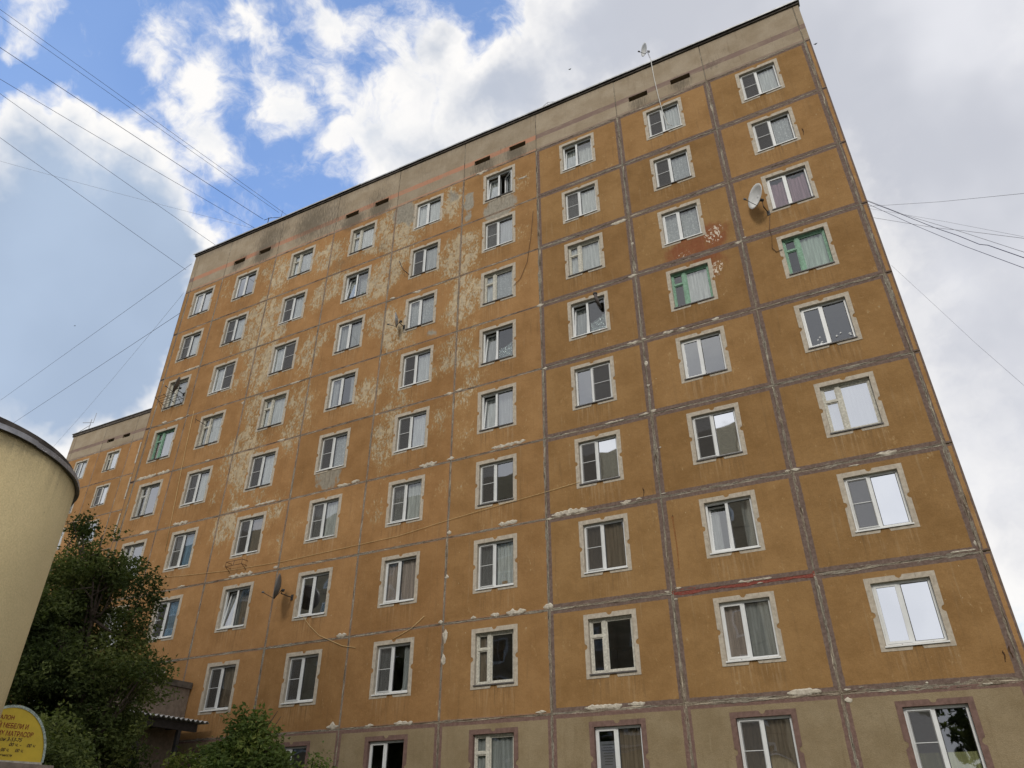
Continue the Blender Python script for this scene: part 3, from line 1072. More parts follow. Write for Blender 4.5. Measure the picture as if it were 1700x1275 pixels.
green = dict(label='old wooden window painted green')
S(1, 1, 'P', 'gg', .1, .12); S(1, 2, 'N', '.w'); S(1, 3, 'O', 'lg', label='old window with a lace-covered left pane'); S(1, 4, 'O', 'ng', 0, .15, label='thin green-framed window', material=M_WOODG)
S(1, 5, 'O', '..', 0, .16, material=M_PVCO); S(1, 6, 'O', '..', 0, .16, material=M_PVCO); S(1, 7, 'N', '.w', 0, .1)
S(2, 1, 'P', '..', .15, .15); S(2, 2, 'N', '.w'); S(2, 3, 'Q', 'w.'); S(2, 4, 'O', 'jw'); S(2, 5, 'N', '.w'); S(2, 6, 'N', 'gb'); S(2, 7, 'N', '.b', 0, .12)
S(3, 1, 'O', 'wl'); S(3, 2, 'N', '.w'); S(3, 3, 'Q', 'w.'); S(3, 4, 'O', 'ww'); S(3, 5, 'N', '.w', 0, .05); S(3, 6, 'N', '.n', 0, .1); S(3, 7, 'T', 'gn', .2, 0); S(3, 8, 'N', '.n')
S(4, 1, 'O', 'lw'); S(4, 2, 'T', 'wl'); S(4, 3, 'P', 'gg'); S(4, 4, 'P', 'jj', .06, .06); S(4, 5, 'N', '.l'); S(4, 6, 'N', 'gw', 0, .05); S(4, 7, 'P', '..', .25, .25); S(4, 8, 'N', '..', 0, .12); S(4, 9, 'P', '..')
S(5, 1, 'P', 'ww'); S(5, 2, 'N', '.g'); S(5, 3, 'P', 'll'); S(5, 4, 'N', '.w', 0, .08); S(5, 5, 'N', '.w', 0, .15); S(5, 6, 'N', 'ww'); S(5, 7, 'P', 'kk'); S(5, 8, 'N', 'gj'); S(5, 9, 'P', '..')
S(6, 1, 'V', 'wj'); S(6, 2, 'N', 'gg', 0, .1); S(6, 3, 'O', 'wl'); S(6, 4, 'T', 'gf'); S(6, 5, 'T', 'wg', 0, .15); S(6, 6, 'N', '..', .05, .2); S(6, 7, 'N', 'gw'); S(6, 8, 'O', 'n.'); S(6, 9, 'O', 'gg')
S(7, 1, 'T', 'ww'); S(7, 2, 'N', 'gw'); S(7, 3, 'O', 'ww'); S(7, 4, 'T', 'gf'); S(7, 5, 'Q', '..', .2, 0); S(7, 6, 'N', '.w', 0, .72); S(7, 7, 'N', 'nn', .05, .05); S(7, 8, 'O', '..'); S(7, 9, 'P', 'mn')
S(8, 1, 'N', '.w'); S(8, 2, 'N', '.l'); S(8, 3, 'P', 'll'); S(8, 4, 'O', '.w', 0, .05, **green, material=M_WOODG); S(8, 5, 'P', '..', .18, .18); S(8, 6, 'N', '..', 0, .85); S(8, 7, 'T', 'jj', .1, .25); S(8, 8, 'P', 'kg', .08, .12); S(8, 9, 'N', 'nn', 0, .1)
S(9, 1, 'N', '.w'); S(9, 2, 'N', '.l'); S(9, 3, 'P', 'pp'); S(9, 4, 'O', '.s', **green, material=M_WOODG); S(9, 5, 'P', '..', .05, .05); S(9, 6, 'O', 'ww', .55, .6, material=M_WOOD); S(9, 7, 'N', '..', .55, .85); S(9, 8, 'P', '..', .8, .8); S(9, 9, 'N', 'yy', .1, .1)
S(2, 8, 'P', '..'); S(3, 9, 'P', '..'); S(1, 8, 'P', '..'); S(1, 9, 'P', '..'); S(2, 9, 'P', '..')


def ztop(x):
    return 29.05 + (2.2 - x) * .0125


build_facade(block, B0, FY, XJ, XL, XR, SPEC, list(range(1, 10)), lambda c: 1 if c >= 7 else 0, True, ztop, 11)

def win_local(c, r_):
    x = (XJ[c - 1] + XJ[c]) / 2
    z = ZJ[r_ - 1] - 2.8 + .93 if r_ < 9 else 2.58
    return x, z


M_STK = simple('white_sticker', (.62, .63, .62), .6, .1, 9)
M_CARD = simple('cardboard', (.40, .25, .12), .8, .1, 9)
M_POT = simple('clay_pot', (.30, .12, .06), .8, .15, 9)
M_PLANT = simple('pot_plant_green', (.07, .13, .05), .6, .2, 9)
pr = random.Random(5)
x, z = win_local(9, 5)
b = MB()
for i in range(11):
    sx = pr.uniform(-.55, .55)
    if abs(sx + .06) < .06: continue
    sz = .09 + pr.random() ** 2 * .25
    b.quad([(sx, 0, sz), (sx + pr.uniform(.03, .06), 0, sz + .01), (sx + .03, 0, sz + pr.uniform(.03, .06)), (sx - .01, 0, sz + .03)])
o = b.obj('glass_stickers', [M_STK], block, (x - B0.x, .105, z))
o['kind'] = 'stuff'
for (c, r_, dx, what) in ((6, 7, .25, 'box'), (6, 7, .42, 'cup'), (7, 2, .3, 'plant'), (3, 8, .35, 'bowl'), (8, 1, .28, 'plant'), (5, 3, .3, 'plant'), (7, 9, .3, 'plant'), (2, 4, .3, 'box'), (4, 2, .33, 'plant'), (8, 3, -.3, 'cup'), (9, 1, .3, 'plant'), (5, 8, .3, 'cup')):
    x, z = win_local(c, r_)
    L = Vector((x - B0.x + dx, .19, z + .03))
    if what == 'box': MB().box(-.09, .09, 0, .1, 0, .16).obj('cardboard_box', [M_CARD], block, L)
    elif what == 'cup': MB().tube([(0, .04, 0), (0, .04, .1)], .045, 10).obj('cup', [M_STK], block, L)
    elif what == 'bowl': MB().tube([(0, .05, 0), (0, .05, .08)], .05, 10, r2=.1).obj('bowl', [M_STK], block, L)
    else:
        pl = MB().tube([(0, .05, 0), (0, .05, .12)], .05, 9, r2=.07, m=0)
        for q in range(16):
            a_ = pr.uniform(0, 6.28)
            ln, up = pr.uniform(.12, .26), pr.uniform(.08, .3)
            ca, sa = math.cos(a_), abs(math.sin(a_)) * .4
            pl.quad([(0, .05, .12), (ca * ln * .5 + .02, .05 + sa * ln * .5, .12 + up * .8), (ca * ln, .05 + sa * ln, .12 + up), (ca * ln * .5 - .02, .05 + sa * ln * .5, .12 + up * .6)], 1)
        pl.obj('pot_plant', [M_POT, M_PLANT], block, L)

# body of the block behind the panels: floor slabs, cross walls, end and back walls
b = MB()
for k in range(9):
    b.box(XL + .1, XR - .1, .285, 5.5, ZJ[k] - .16, ZJ[k], 0)
for x in XJ[1:-1]:
    b.box(x - .08, x + .08, .286, 5.4, 0, ZJ[0] - .17, 1)
b.box(XL + .11, XR - .11, 5.5, 5.6, 0, ZJ[0] + .02, 1)
b.obj('inner_structure', [M_ROOM, M_ROOM], block, (-B0.x, 0, 0))
b = MB()
b.box(XL, XL + .1, .03, 12, 0, 28.95)
b.box(XR - .1, XR, .03, 12, 0, 28.95)
b.box(XL + .1, XR - .1, 11.9, 12, 0, 28.95)
b.obj('outer_wall', [simple('end_wall_concrete', (.30, .20, .10), .95, .2, 1.5, bump=.3)], block, (-B0.x, 0, 0))
# roof slab and its metal edge
v = []
for x in (XL - .05, XR + .03):
    z = ztop(x)
    v += [(x, -.06, z), (x, 12.1, z), (x, 12.1, z + .14), (x, -.06, z + .14)]
me = mesh('roof', v, [(0, 1, 2, 3), (7, 6, 5, 4), (0, 4, 5, 1), (1, 5, 6, 2), (2, 6, 7, 3), (3, 7, 4, 0)], [M_BITUM])
new_obj('roof', me, block, (-B0.x, 0, 0))
for i in range(14):
    xa = XL - .12 + (XR + .2 - XL) * i / 14
    xb = XL - .12 + (XR + .2 - XL) * (i + 1) / 14
    j = rnd.uniform(-.014, .014)
    za, zb = ztop(xa) + .158 + j, ztop(xb) + .158 + rnd.uniform(-.012, .012)
    y0, y1 = -.13 + j, .25
    v = [(xa, y0, za), (xb + .0, y0, zb), (xb, y1, zb + .02), (xa, y1, za + .02), (xa, y0, za - .07), (xb, y0, zb - .07), (xa, y0 + .006, za - .07), (xb, y0 + .006, zb - .07), (xa, y0 + .006, za - .006), (xb, y0 + .006, zb - .006)]
    me = mesh('roof_edge_flashing', v, [(0, 1, 2, 3), (4, 5, 1, 0), (6, 7, 5, 4), (8, 9, 7, 6)], [M_ROOFM])
    new_obj('roof_edge_flashing', me, block, (-B0.x, 0, 0))

# white lumps of filler along the joints: photo point, length and height in photo pixels, vertical?
FILL = [(746, 884, 7, 10), (843.5, 868, 32, 7), (710.6, 770.6, 30, 7), (748, 762, 12, 7), (945, 851, 62, 9), (910.6, 1007.5, 17, 12), (786, 1026, 9, 8), (822, 1020.5, 15, 9), (857, 1015, 35, 9),
        (732, 1033, 8, 8), (742, 959, 6, 10), (567, 1055, 17, 8), (590.6, 799, 14, 5), (568, 805, 16, 5), (739, 1053, 8, 26), (736, 1097, 7, 28), (613, 1205, 15, 6), (669.4, 1200, 32, 8), (898, 1182.5, 18, 6),
        (552, 1207, 20, 11), (1001.8, 1173.5, 66, 9), (1057, 1168, 30, 8), (1335, 1149, 60, 12), (1108, 981.6, 8, 7), (1126.5, 976.5, 11, 4), (1122.5, 995, 6, 9), (1253.5, 963, 60, 4), (1039, 833, 19, 7),
        (1061, 829, 10, 6), (1084.7, 681.6, 10, 7), (1069, 688, 16, 4), (1076.5, 639, 6, 8), (1102, 819.5, 9, 4), (1096, 743, 4, 4), (1471.8, 751.8, 37, 8), (1417.6, 773, 20, 4), (1307.5, 782, 9, 9), (1321, 779, 15, 9),
        (1407, 1144.7, 13, 6), (1408.7, 1162, 14, 14), (1599, 915, 45, 4), (1619, 902, 4, 18), (1027, 369, 26, 5), (1109, 552, 18, 6), (1133, 545, 11, 5), (1187.5, 530, 13, 7), (1226, 402, 13, 5), (1050.6, 569, 20, 5),
        (1069, 563, 8, 6), (1073, 603, 6, 11), (1050, 405, 5, 8), (1050.6, 458, 16, 5), (761.8, 648, 12, 5), (745, 654, 16, 4), (844, 737.6, 58, 6), (897, 507, 11, 8), (693.5, 484, 14, 4), (399, 843.5, 30, 6), (441, 835, 36, 4),
        (467, 730.6, 12, 4), (403.5, 668, 4, 6), (311.8, 689.4, 4, 4), (273, 700.7, 8, 4), (297.6, 695.3, 14, 4), (243.5, 791.8, 30, 5), (271.8, 783.5, 20, 5), (344.7, 764, 8, 3), (300, 868, 24, 5), (241, 883.5, 15, 4),
        (573, 804.7, 16, 4), (319, 612, 24, 3), (490.6, 635, 17, 3), (400, 954, 40, 6), (457.6, 941.6, 7, 9), (301, 973.6, 12, 3), (240, 885, 16, 4), (1236, 394, 6, 6), (1262, 968, 10, 4), (1430, 1141, 10, 4), (868, 295, 14, 3),
        (800, 286, 18, 4), (652, 495, 8, 4), (912, 862, 10, 6), (1020, 700, 34, 3), (1640, 1135, 20, 3), (905, 612, 8, 6), (626, 688, 7, 5), (1485, 1147, 8, 5), (1539, 1134, 6, 6)]
for i, (px, py, L, Hp) in enumerate(FILL):
    p = at(px, py, FY)
    ux = (at(px + 4, py, FY) - p).length / 4
    uz = abs((at(px, py + 4, FY) - p).z) / 4
    me = blob_mesh(max(.05, L * ux * .95), max(.05, Hp * uz * 1.2), 100 + i, .018)
    new_obj('filler_patch', me, block, (p.x - B0.x, -.004, p.z))

# dark stained hook holes with runs on the lowest right panels
M_STAIN = simple('rust_run', (.075, .04, .02), .95, .4, 20)
M_STAINL = simple('pale_rust_run', (.22, .10, .035), .95, .25, 20)
for (px, py, L, wd, m) in ((1665, 1083, .20, .018, M_STAIN), (1675, 1075, .22, .022, M_STAIN), (1117, 857, 1.55, .028, M_STAINL), (1332, 215, .28, .02, M_STAIN), (748, 585, .16, .02, M_STAINL), (1068, 812, .25, .02, M_STAIN)):
    p = at(px, py, FY)
    n_ = 14
    v, f = [], []
    for i in range(n_ + 1):
        u_ = i / n_
        hw_ = wd * (1 - .6 * u_) * (.7 + .6 * rnd.random())
        cx_ = .012 * math.sin(u_ * 5 + px)
        v += [(cx_ - hw_, -.0085 - .0005 * (i % 2), -L * u_), (cx_ + hw_, -.0085 - .0005 * (i % 2), -L * u_)]
        if i: f.append((2 * i - 2, 2 * i, 2 * i + 1, 2 * i - 1))
    new_obj('rust_run', mesh('rust_run', v, f, m), block, (p.x - B0.x, 0, p.z))
    MB().tube([(0, .02, 0), (0, -.03, 0), (0, -.045, .03)], .010, 5).obj('steel_pin', [M_RUSTY], block, (p.x - B0.x, 0, p.z))

# porch tower at the left with its concrete cap
b = MB()
b.box(-27.3, -23.3, -2.1, -.03, 0, 6.12)
b.obj('porch_wall', [mat('porch_render', m_surround((.25, .20, .155), (.17, .135, .105)))], block, (-B0.x, 0, 0))
b = MB()
b.box(-27.36, -23.22, -2.18, -.03, 6.123, 6.33)
b.obj('porch_cap', [simple('dark_cap_concrete', (.10, .085, .07), .9, .3, 6, bump=.4)], block, (-B0.x, 0, 0))

# ------------------------------------------------------------------ entrance canopy of corrugated sheet on dark posts
CX0, CX1, CY0, CY1 = -24.6, -21.75, 16.2, 19.55
can = thing('entrance_canopy', 'corrugated sheet canopy on dark steel posts before the porch', 'canopy', (-23, 18, 0))
v, f = [], []
nc = 150
for i in range(nc + 1):
    y = CY0 + (CY1 - CY0) * i / nc
    z = 4.93 + .035 * math.sin(2 * math.pi * y / .20)
    for x in (CX0, CX1):
        v.append((x + 23, y - 18, z + (x - CX0) * -.01))
        v.append((x + 23, y - 18, z + (x - CX0) * -.01 + .012))
for i in range(nc):
    a = i * 4
    f += [(a, a + 2, a + 6, a + 4), (a + 1, a + 5, a + 7, a + 3), (a + 2, a + 3, a + 7, a + 6), (a, a + 4, a + 5, a + 1)]
new_obj('corrugated_roof', mesh('corrugated_roof', v, f, [simple('pale_corrugated_sheet', (.42, .41, .40), .6, .25, 6)]), can)
MB().box(CX1 + 23 - .35, CX1 + 23 - .25, CY0 - 18 + .05, CY1 - 18 - .25, 4.60, 4.85).obj('beam', [M_STEELD], can)
MB().box(CX0 + 23 + .2, CX0 + 23 + .3, CY0 - 18 + .05, CY1 - 18 - .1, 4.60, 4.88).obj('beam', [M_STEELD], can)
for i in range(5):
    y = CY0 - 18 + .2 + i * .68
    MB().box(CX0 + 23 + .31, CX1 + 23 - .36, y - .03, y + .03, 4.72, 4.84).obj('rafter', [M_STEELD], can)
for y in (CY0 + .9, CY1 - .95):
    for x in (CX0 + .25, CX1 - .30):
        MB().box(x + 23 - .06, x + 23 + .06, y - 18 - .06, y - 18 + .06, 0, 4.6).obj('post', [M_STEELD], can)

# ------------------------------------------------------------------ the second wing, set back to the left
WY = 30.57
WP = Vector((-50, WY, 0))
wing = thing('apartment_block', 'far ochre panel block set back behind the left end of the long block', 'building', WP)
WSPEC = {}
_k = ['N', 'P', 'O', 'N', 'T', 'Q']
for c in range(1, 4):
    for r_ in range(1, 10):
        WSPEC[(c, r_)] = (_k[(c * 5 + r_ * 3) % 6], ['.w', 'ww', 'gl', '.b', 'wg'][(c + r_ * 2) % 5], (0, .12), {})
WSPEC[(1, 1)] = ('P', '.w', (0, .1), {})
WSPEC[(2, 1)] = ('O', '.w', (0, .3), {}); WSPEC[(2, 2)] = ('N', '.w', (0, .3), {})
build_facade(wing, WP, WY, [-55.25, -51.57, -47.95, -44.3], -55.7, -44.3, WSPEC, [1, 2, 3], lambda c: 0, False, lambda x: 29.1, 77)
b = MB()
b.box(-55.7, -55.6, .03, 12, 0, 29.1)
b.box(-44.3, -44.2, .03, 12, 0, 29.1)
b.box(-55.6, -44.3, 1.6, 1.7, 0, 29.1)
for k in range(9): b.box(-55.6, -44.3, .285, 1.6, ZJ[k] - .16, ZJ[k])
b.obj('outer_wall', [M_ROOM], wing, (50, 0, 0))
b = MB()
b.box(-55.8, -44.2, -.06, 12, 29.1, 29.32, 0)
b.box(-55.86, -44.2, -.14, .3, 29.322, 29.36, 1)
b.obj('roof', [M_BITUM, M_ROOFM], wing, (50, 0, 0))

# ------------------------------------------------------------------ block across the yard, seen only in the window glass
OY = -13.5
opp = thing('apartment_block', 'beige panel block across the yard, seen only reflected in the lower windows', 'building', (-33, OY, 0))
b = MB()
b.box(-75, -8, -12, 0, 0, 29.3)
b.obj('wall', [mat('beige_far_panels', m_surround((.42, .35, .23), (.30, .25, .17)))], opp, (33, 0, 0))
b = MB()
for i in range(18):
    x = -10 - i * 3.7
    for k in range(9):
        z = 1.7 + k * 2.8 + (.4 if k else 0)
        b.ring(x - .8, x + .8, z - .1, z + 1.6, .16, .002, .03, 0)
        b.box(x - .63, x + .63, .004, .012, z + .06, z + 1.43, 1)
        b.box(x - .04, x + .04, .013, .03, z + .06, z + 1.43, 0)
o = b.obj('windows', [M_PVC, M_GLASS], opp, (33, 0, 0))
o['kind'] = 'stuff'
b = MB()
for k in range(10): b.box(-75, -8, .001, .02, 1.1 + 2.8 * k + .3, 1.16 + 2.8 * k + .3)
for i in range(19): b.box(-8.2 - 3.7 * i, -8.14 - 3.7 * i, .002, .022, 0, 29)
o = b.obj('panel_joints', [M_EDGE], opp, (33, 0, 0))
o['kind'] = 'stuff'

# ------------------------------------------------------------------ yellow rendered building with a rounded corner, close on the left
def m_yellow(t):
    pos = geo_pos(t)
    n = t.noise(pos, .9, 6, .6)
    c = t.mix(t.step(n, .3, .7), (.63, .505, .275), (.54, .43, .23))
    g = t.noise(pos, 60, 4, .7)
    c = t.mix(t.step(g, .3, .7, 0, .4), c, (.30, .25, .135))
    s = t.noise(t.mapping(pos, (6, 6, .5)), 1.2, 6, .65)
    c = t.mix(t.step(s, .60, .8, 0, .5), c, (.20, .165, .10))
    z = t.n('ShaderNodeSeparateXYZ')
    t.put(z.inputs[0], pos)
    cap = t.math('MULTIPLY', t.step(z.outputs[2], 4.35, 4.93), t.step(t.noise(t.mapping(pos, (9, 9, .6)), 1.5, 5, .65), .35, .7))
    c = t.mix(t.math('MULTIPLY', cap, .35), c, (.17, .135, .085))
    sp = t.noise(pos, 17, 3, .5)
    c = t.mix(t.step(sp, .74, .78, 0, .7), c, (.14, .12, .09))
    return pbr(t, c, .95, t.bump(t.math('ADD', t.math('MULTIPLY', g, .8), t.math('MULTIPLY', n, 4)), .5, .012), spec=.1)


M_YEL = mat('yellow_render', m_yellow)
kio = thing('yellow_building', 'low yellow rendered building with a rounded corner and grey metal roof edge', 'building', (-8.82, 3.2, 0))


def rounded(rad, y_start, x_end, n=22):
    """outline: along the street wall (x constant), round the corner, off to the left; local to the arc centre"""
    pts = [(rad, y) for y in (y_start, y_start * .6, y_start * .3, -.4)]
    pts += [(rad * math.cos(R(90 * i / n)), rad * math.sin(R(90 * i / n))) for i in range(n + 1)]
    pts += [(x, rad) for x in (x_end * .4, x_end)]
    return pts


def extrude(name, pts, z0, z1, m, parent, smooth=False, close=None):
    n = len(pts)
    v = [(x, y, z0) for x, y in pts] + [(x, y, z1) for x, y in pts]
    f = [(i, i + 1, n + i + 1, n + i) for i in range(n - 1)]
    if close: f += [tuple(reversed(range(n))), tuple(range(n, 2 * n))]
    return new_obj(name, mesh(name, v, f, m, smooth=smooth), parent)


wallp = rounded(1.64, -11, -7)
wallp = wallp + [(-7, -11)]
extrude('wall', wallp, 0, 4.93, [M_YEL], kio, True, True)
# metal roof edge in slightly buckled lengths
rp = rounded(1.685, -11, -7, 30)
segs = [(0, 3), (3, 9), (9, 15), (15, 20), (20, 26), (26, 34), (34, len(rp) - 1)]
for si, (a, c) in enumerate(segs):
    pts = rp[a:c + 1]
    v, f = [], []
    n = len(pts)
    for i, (x, y) in enumerate(pts):
        q = Vector((x, y)) if i or 1 else 0
        nrm = Vector((x, max(y, 0))).normalized() if y > 0 else Vector((1, 0))
        if x < 0: nrm = Vector((0, 1))
        wob = .018 * noise.noise(Vector((x * 2, y * 2, si)))
        zz = 4.90 + .02 * noise.noise(Vector((x * 1.7, y * 1.7, 4)))
        o_ = Vector((x, y)) + nrm * wob
        i_ = Vector((x, y)) - nrm * .14
        v += [(o_.x, o_.y, zz), (o_.x - nrm.x * .015, o_.y - nrm.y * .015, zz + .06), (i_.x, i_.y, zz + .04), (x - nrm.x * 1.2, y - nrm.y * 1.2, zz + .36)]
    for i in range(n - 1):
        k = i * 4
        f += [(k, k + 4, k + 5, k + 1), (k + 2, k + 6, k + 4, k), (k + 1, k + 5, k + 7, k + 3)]
    me = mesh('roof_edge', v, f, [mat('dull_roof_steel', lambda t: pbr(t, t.mix(t.step(t.noise(geo_pos(t), 5, 6, .6), .3, .7), (.20, .195, .195), (.34, .335, .345)), .5, None, .5))])
    new_obj('roof_edge', me, kio)
extrude('roof', rounded(1.6, -11, -7) + [(-7, -11)], 4.935, 5.05, [M_BITUM], kio, False, True)
# small slab over the side door on which the sign stands
MB().box(-1.2, .14, 1.66, 2.56, 2.12, 2.27).obj('door_canopy', [simple('canopy_concrete', (.24, .19, .15), .9, .2, 8, bump=.4)], kio)

# ------------------------------------------------------------------ the yellow arched sign
e1 = Vector((.2425, .9701, 0))
SP = Vector((-8.9, 5.28, 2.30))
rotz = math.atan2(e1.y, e1.x)
sign = thing('shop_sign', 'yellow arched sign with dark red Cyrillic lettering beside the rounded yellow wall', 'sign', SP, None, (0, 0, rotz))


def arch(rx, rz, y0, y1, m, name, inner=None):
    n = 28
    v, f = [], []
    pts = [(rx * math.cos(math.pi * i / n), rz * math.sin(math.pi * i / n)) for i in range(n + 1)]
    if inner:
        pin = [(inner[0] * math.cos(math.pi * i / n), inner[1] * math.sin(math.pi * i / n)) for i in range(n + 1)]
        for (a, b_) in zip(pts, pin): v += [(a[0], y0, a[1]), (b_[0], y0, b_[1]), (a[0], y1, a[1]), (b_[0], y1, b_[1])]
        for i in range(n):
            k = i * 4
            f += [(k, k + 1, k + 5, k + 4), (k, k + 4, k + 6, k + 2), (k + 1, k + 3, k + 7, k + 5), (k + 2, k + 6, k + 7, k + 3)]
    else:
        v = [(a, y0, b_) for a, b_ in pts] + [(a, y1, b_) for a, b_ in pts]
        f = [tuple(reversed(range(n + 1))), tuple(range(n + 1, 2 * n + 2))] + [(i, i + 1, n + 2 + i, n + 1 + i) for i in range(n)] + [(n, 0, n + 1, 2 * n + 1)]
    return new_obj(name, mesh(name, v, f, [m]), sign)


arch(.415, .525, 0, .02, simple('sign_yellow', (.62, .44, .035), .5, .08, 7), 'board')
arch(.432, .545, -.008, .022, simple('sign_mottled_rim', (.36, .42, .36), .6, .5, 60), 'rim', (.408, .518))
MB().box(-.42, .42, -.012, .03, -.03, .0).obj('bottom_rail', [simple('pale_rail', (.45, .42, .34), .6, .3, 20)], sign)
M_RED = simple('sign_dark_red', (.23, .018, .012), .6, .1, 9)
M_INK = simple('sign_dark_ink', (.045, .02, .02), .6, .1, 9)
# paint on the sign; lettering is flat print
dg = bpy.context.evaluated_depsgraph_get


def text(body, size, xr, z, m, shear=.0, wide=1.):
    cu = bpy.data.curves.new('lettering', 'FONT')
    cu.body = body
    cu.size = size
    cu.align_x = 'RIGHT'
    cu.shear = shear
    cu.offset = size * .012
    tmp = bpy.data.objects.new('tmp', cu)
    sc.collection.objects.link(tmp)
    bpy.context.view_layer.update()
    me = bpy.data.meshes.new_from_object(tmp.evaluated_get(dg()))
    bpy.data.objects.remove(tmp)
    me.materials.clear()
    me.materials.append(m)
    for v in me.vertices:
        v.co = (v.co.x * wide, -.003, v.co.y)
    new_obj('lettering', me, sign, (xr, 0, z))


text('САЛОН', .058, .012, .395, M_RED, 0, .85)
text('МЯГКОЙ МЕБЕЛИ И', .068, .180, .312, M_RED, 0, .72)
text('СКИХ МАТРАСОВ', .068, .252, .236, M_RED, 0, .72)
text('телефон 3-53-75', .052, .150, .186, M_INK, .2, .9)
text('00 ч', .048, .300, .140, M_INK, .2, .95)
text('00 ч. -', .048, .160, .140, M_INK, .2, .95)
text('00 ч.', .046, .200, .086, M_INK, .2, .9)
text('00 ч.', .046, .06, .086, M_INK, .2, .9)
text('по договоренности', .034, .10, .040, M_INK, .2, .8)

# ------------------------------------------------------------------ dishes, antennas, cables
DISH = []


def dish(name_label, cat, base, centre, face, rad, m, wall=True, group=None):
    """satellite dish: reflector (bowl), feed arm with head, bracket"""
    base, centre = Vector(base), Vector(centre)
    t = thing('satellite_dish', name_label, cat, base, group)
    fz = Vector(face).normalized()
    fx = Vector((0, 0, 1)).cross(fz).normalized()
    q = Matrix((fx, fz.cross(fx), fz)).transposed().to_quaternion()
    v, f = [], []
    nr, na = 5, 26
    for i in range(nr + 1):
        rr = rad * i / nr
        for k in range(na):
            a = 2 * math.pi * k / na
            p = Vector((rr * .92 * math.cos(a), rr * math.sin(a), .28 * rr * rr / rad))
            v.append(tuple(q @ p + (centre - base)))
    for i in range(nr):
        for k in range(na):
            a = i * na + k
            b_ = i * na + (k + 1) % na
            f.append((a, b_, b_ + na, a + na))
    me = mesh('reflector', v, f, [m], smooth=True)
    o = new_obj('reflector', me, t)
    md = o.modifiers.new('thickness', 'SOLIDIFY')
    md.thickness = .012
    md.offset = -1
    low = q @ Vector((0, -rad * .98, .25 * rad)) + (centre - base)
    head = q @ Vector((0, -rad * .62, rad * 1.25)) + (centre - base)
    back = q @ Vector((0, -rad * .25, -.06)) + (centre - base)
    b = MB()
    b.tube([back, low, head], .012, 6)
    b.obj('feed_arm', [M_STEELD], t)
    hd = (q @ Vector((0, 0, -1)))
    MB().tube([head - hd * .02, head + hd * .07], .032, 8).obj('receiver_head', [M_DISHD], t)
    b = MB()
    b.tube([back, (back + q @ Vector((0, 0, -.10)))], .05, 8)
    if wall:
        mid = Vector((0, (centre - base).y * .5, (centre - base).z * .35))
        b.tube([back + q @ Vector((0, 0, -.06)), Vector((back.x * .7, back.y, 0)), Vector((0, 0, 0))], .018, 6)
        b.box(-.05, .05, -.02, .0, -.10, .10)
    else:
        b.tube([back, Vector((0, 0, 0))], .022, 6)
    b.obj('bracket', [M_STEELD if wall else M_METAL], t)
    return t


# white dish by the purple-curtained window, right column
p = at(1276, 354, FY)
dish('white satellite dish left of the window with the dusky pink curtain', 'satellite dish', (p.x, FY - .0, p.z), at(1259, 327, FY - .42), (-.72, -.66, .05), .45, M_DISH)
p = at(671, 543, FY)
dish('grey satellite dish seen edge-on, fifth window column from the left', 'satellite dish', (p.x, FY, p.z), at(661, 531, FY - .38), (-.85, -.5, -.08), .34, M_METAL)
p = at(485, 992, FY)
dish('satellite dish on a long arm mirrored in the window beside it', 'satellite dish', (p.x, FY, p.z), at(466, 974, FY - .62), (-.78, -.62, .1), .45, M_DISHD)
p = at(305, 655, FY)
dish('dark satellite dish before the lace-covered window at the left end', 'satellite dish', (p.x, FY, p.z), at(297, 640, FY - .45), (-.66, -.75, .2), .42, M_DISHD)
p = at(1081, 97, FY)
dish('white satellite dish on a mast above the roof edge', 'satellite dish', (p.x, FY + .1, ztop(p.x) + .2), at(1072, 83, FY), (-.75, -.65, -.10), .30, M_DISH, False)

t = thing('tv_antenna', 'T-shaped aerial on the roof, right above the left end', 'antenna', (-25.4, FY + .3, ztop(-25.4) + .14))
MB().tube([(0, 0, 0), (0, 0, 1.0)], .022, 5).obj('mast', [M_STEELD], t)
MB().tube([(-.35, 0, .98), (.2, 0, .92)], .015, 5).tube([(.1, 0, .93), (.9, .1, .72)], .016, 5).obj('crossbar', [M_STEELD], t)
tag(MB().tube([(0, 0, 0), (0, 0, .75), (.03, 0, 1.15)], .02, 5, r2=.008).obj('antenna_mast', [M_WIREB], None, (-24.45, FY + .3, ztop(-24.45) + .14)), 'thin plain rod standing on the roof beside the T-shaped aerial', 'antenna')
t = thing('tv_antenna', 'small folded aerial low on the roof edge, middle of the roofline', 'antenna', (-8.5, FY + .2, ztop(-8.5) + .14))
MB().tube([(0, 0, 0), (0, 0, .62)], .018, 5).obj('mast', [M_METAL], t)
MB().tube([(-.22, 0, .5), (0, 0, .62), (.45, 0, .42)], .012, 5).tube([(-.22, 0, .5), (-.1, 0, .2)], .012, 5).obj('crossbar', [M_METAL], t)
t = thing('tv_antenna', 'aerial on the roof corner of the far block', 'antenna', (-56.4 + 1.3, WY + .6, 29.3))
MB().tube([(0, 0, 0), (0, 0, 1.6)], .03, 5).obj('mast', [M_METAL], t)
MB().tube([(-1.1, 0, 1.55), (.35, 0, 1.2)], .025, 5).tube([(-1.7, 0, .6), (.1, 0, 1.05)], .022, 5).tube([(.35, 0, 1.2), (.38, 0, 2.1)], .022, 5).obj('crossbar', [M_METAL], t)


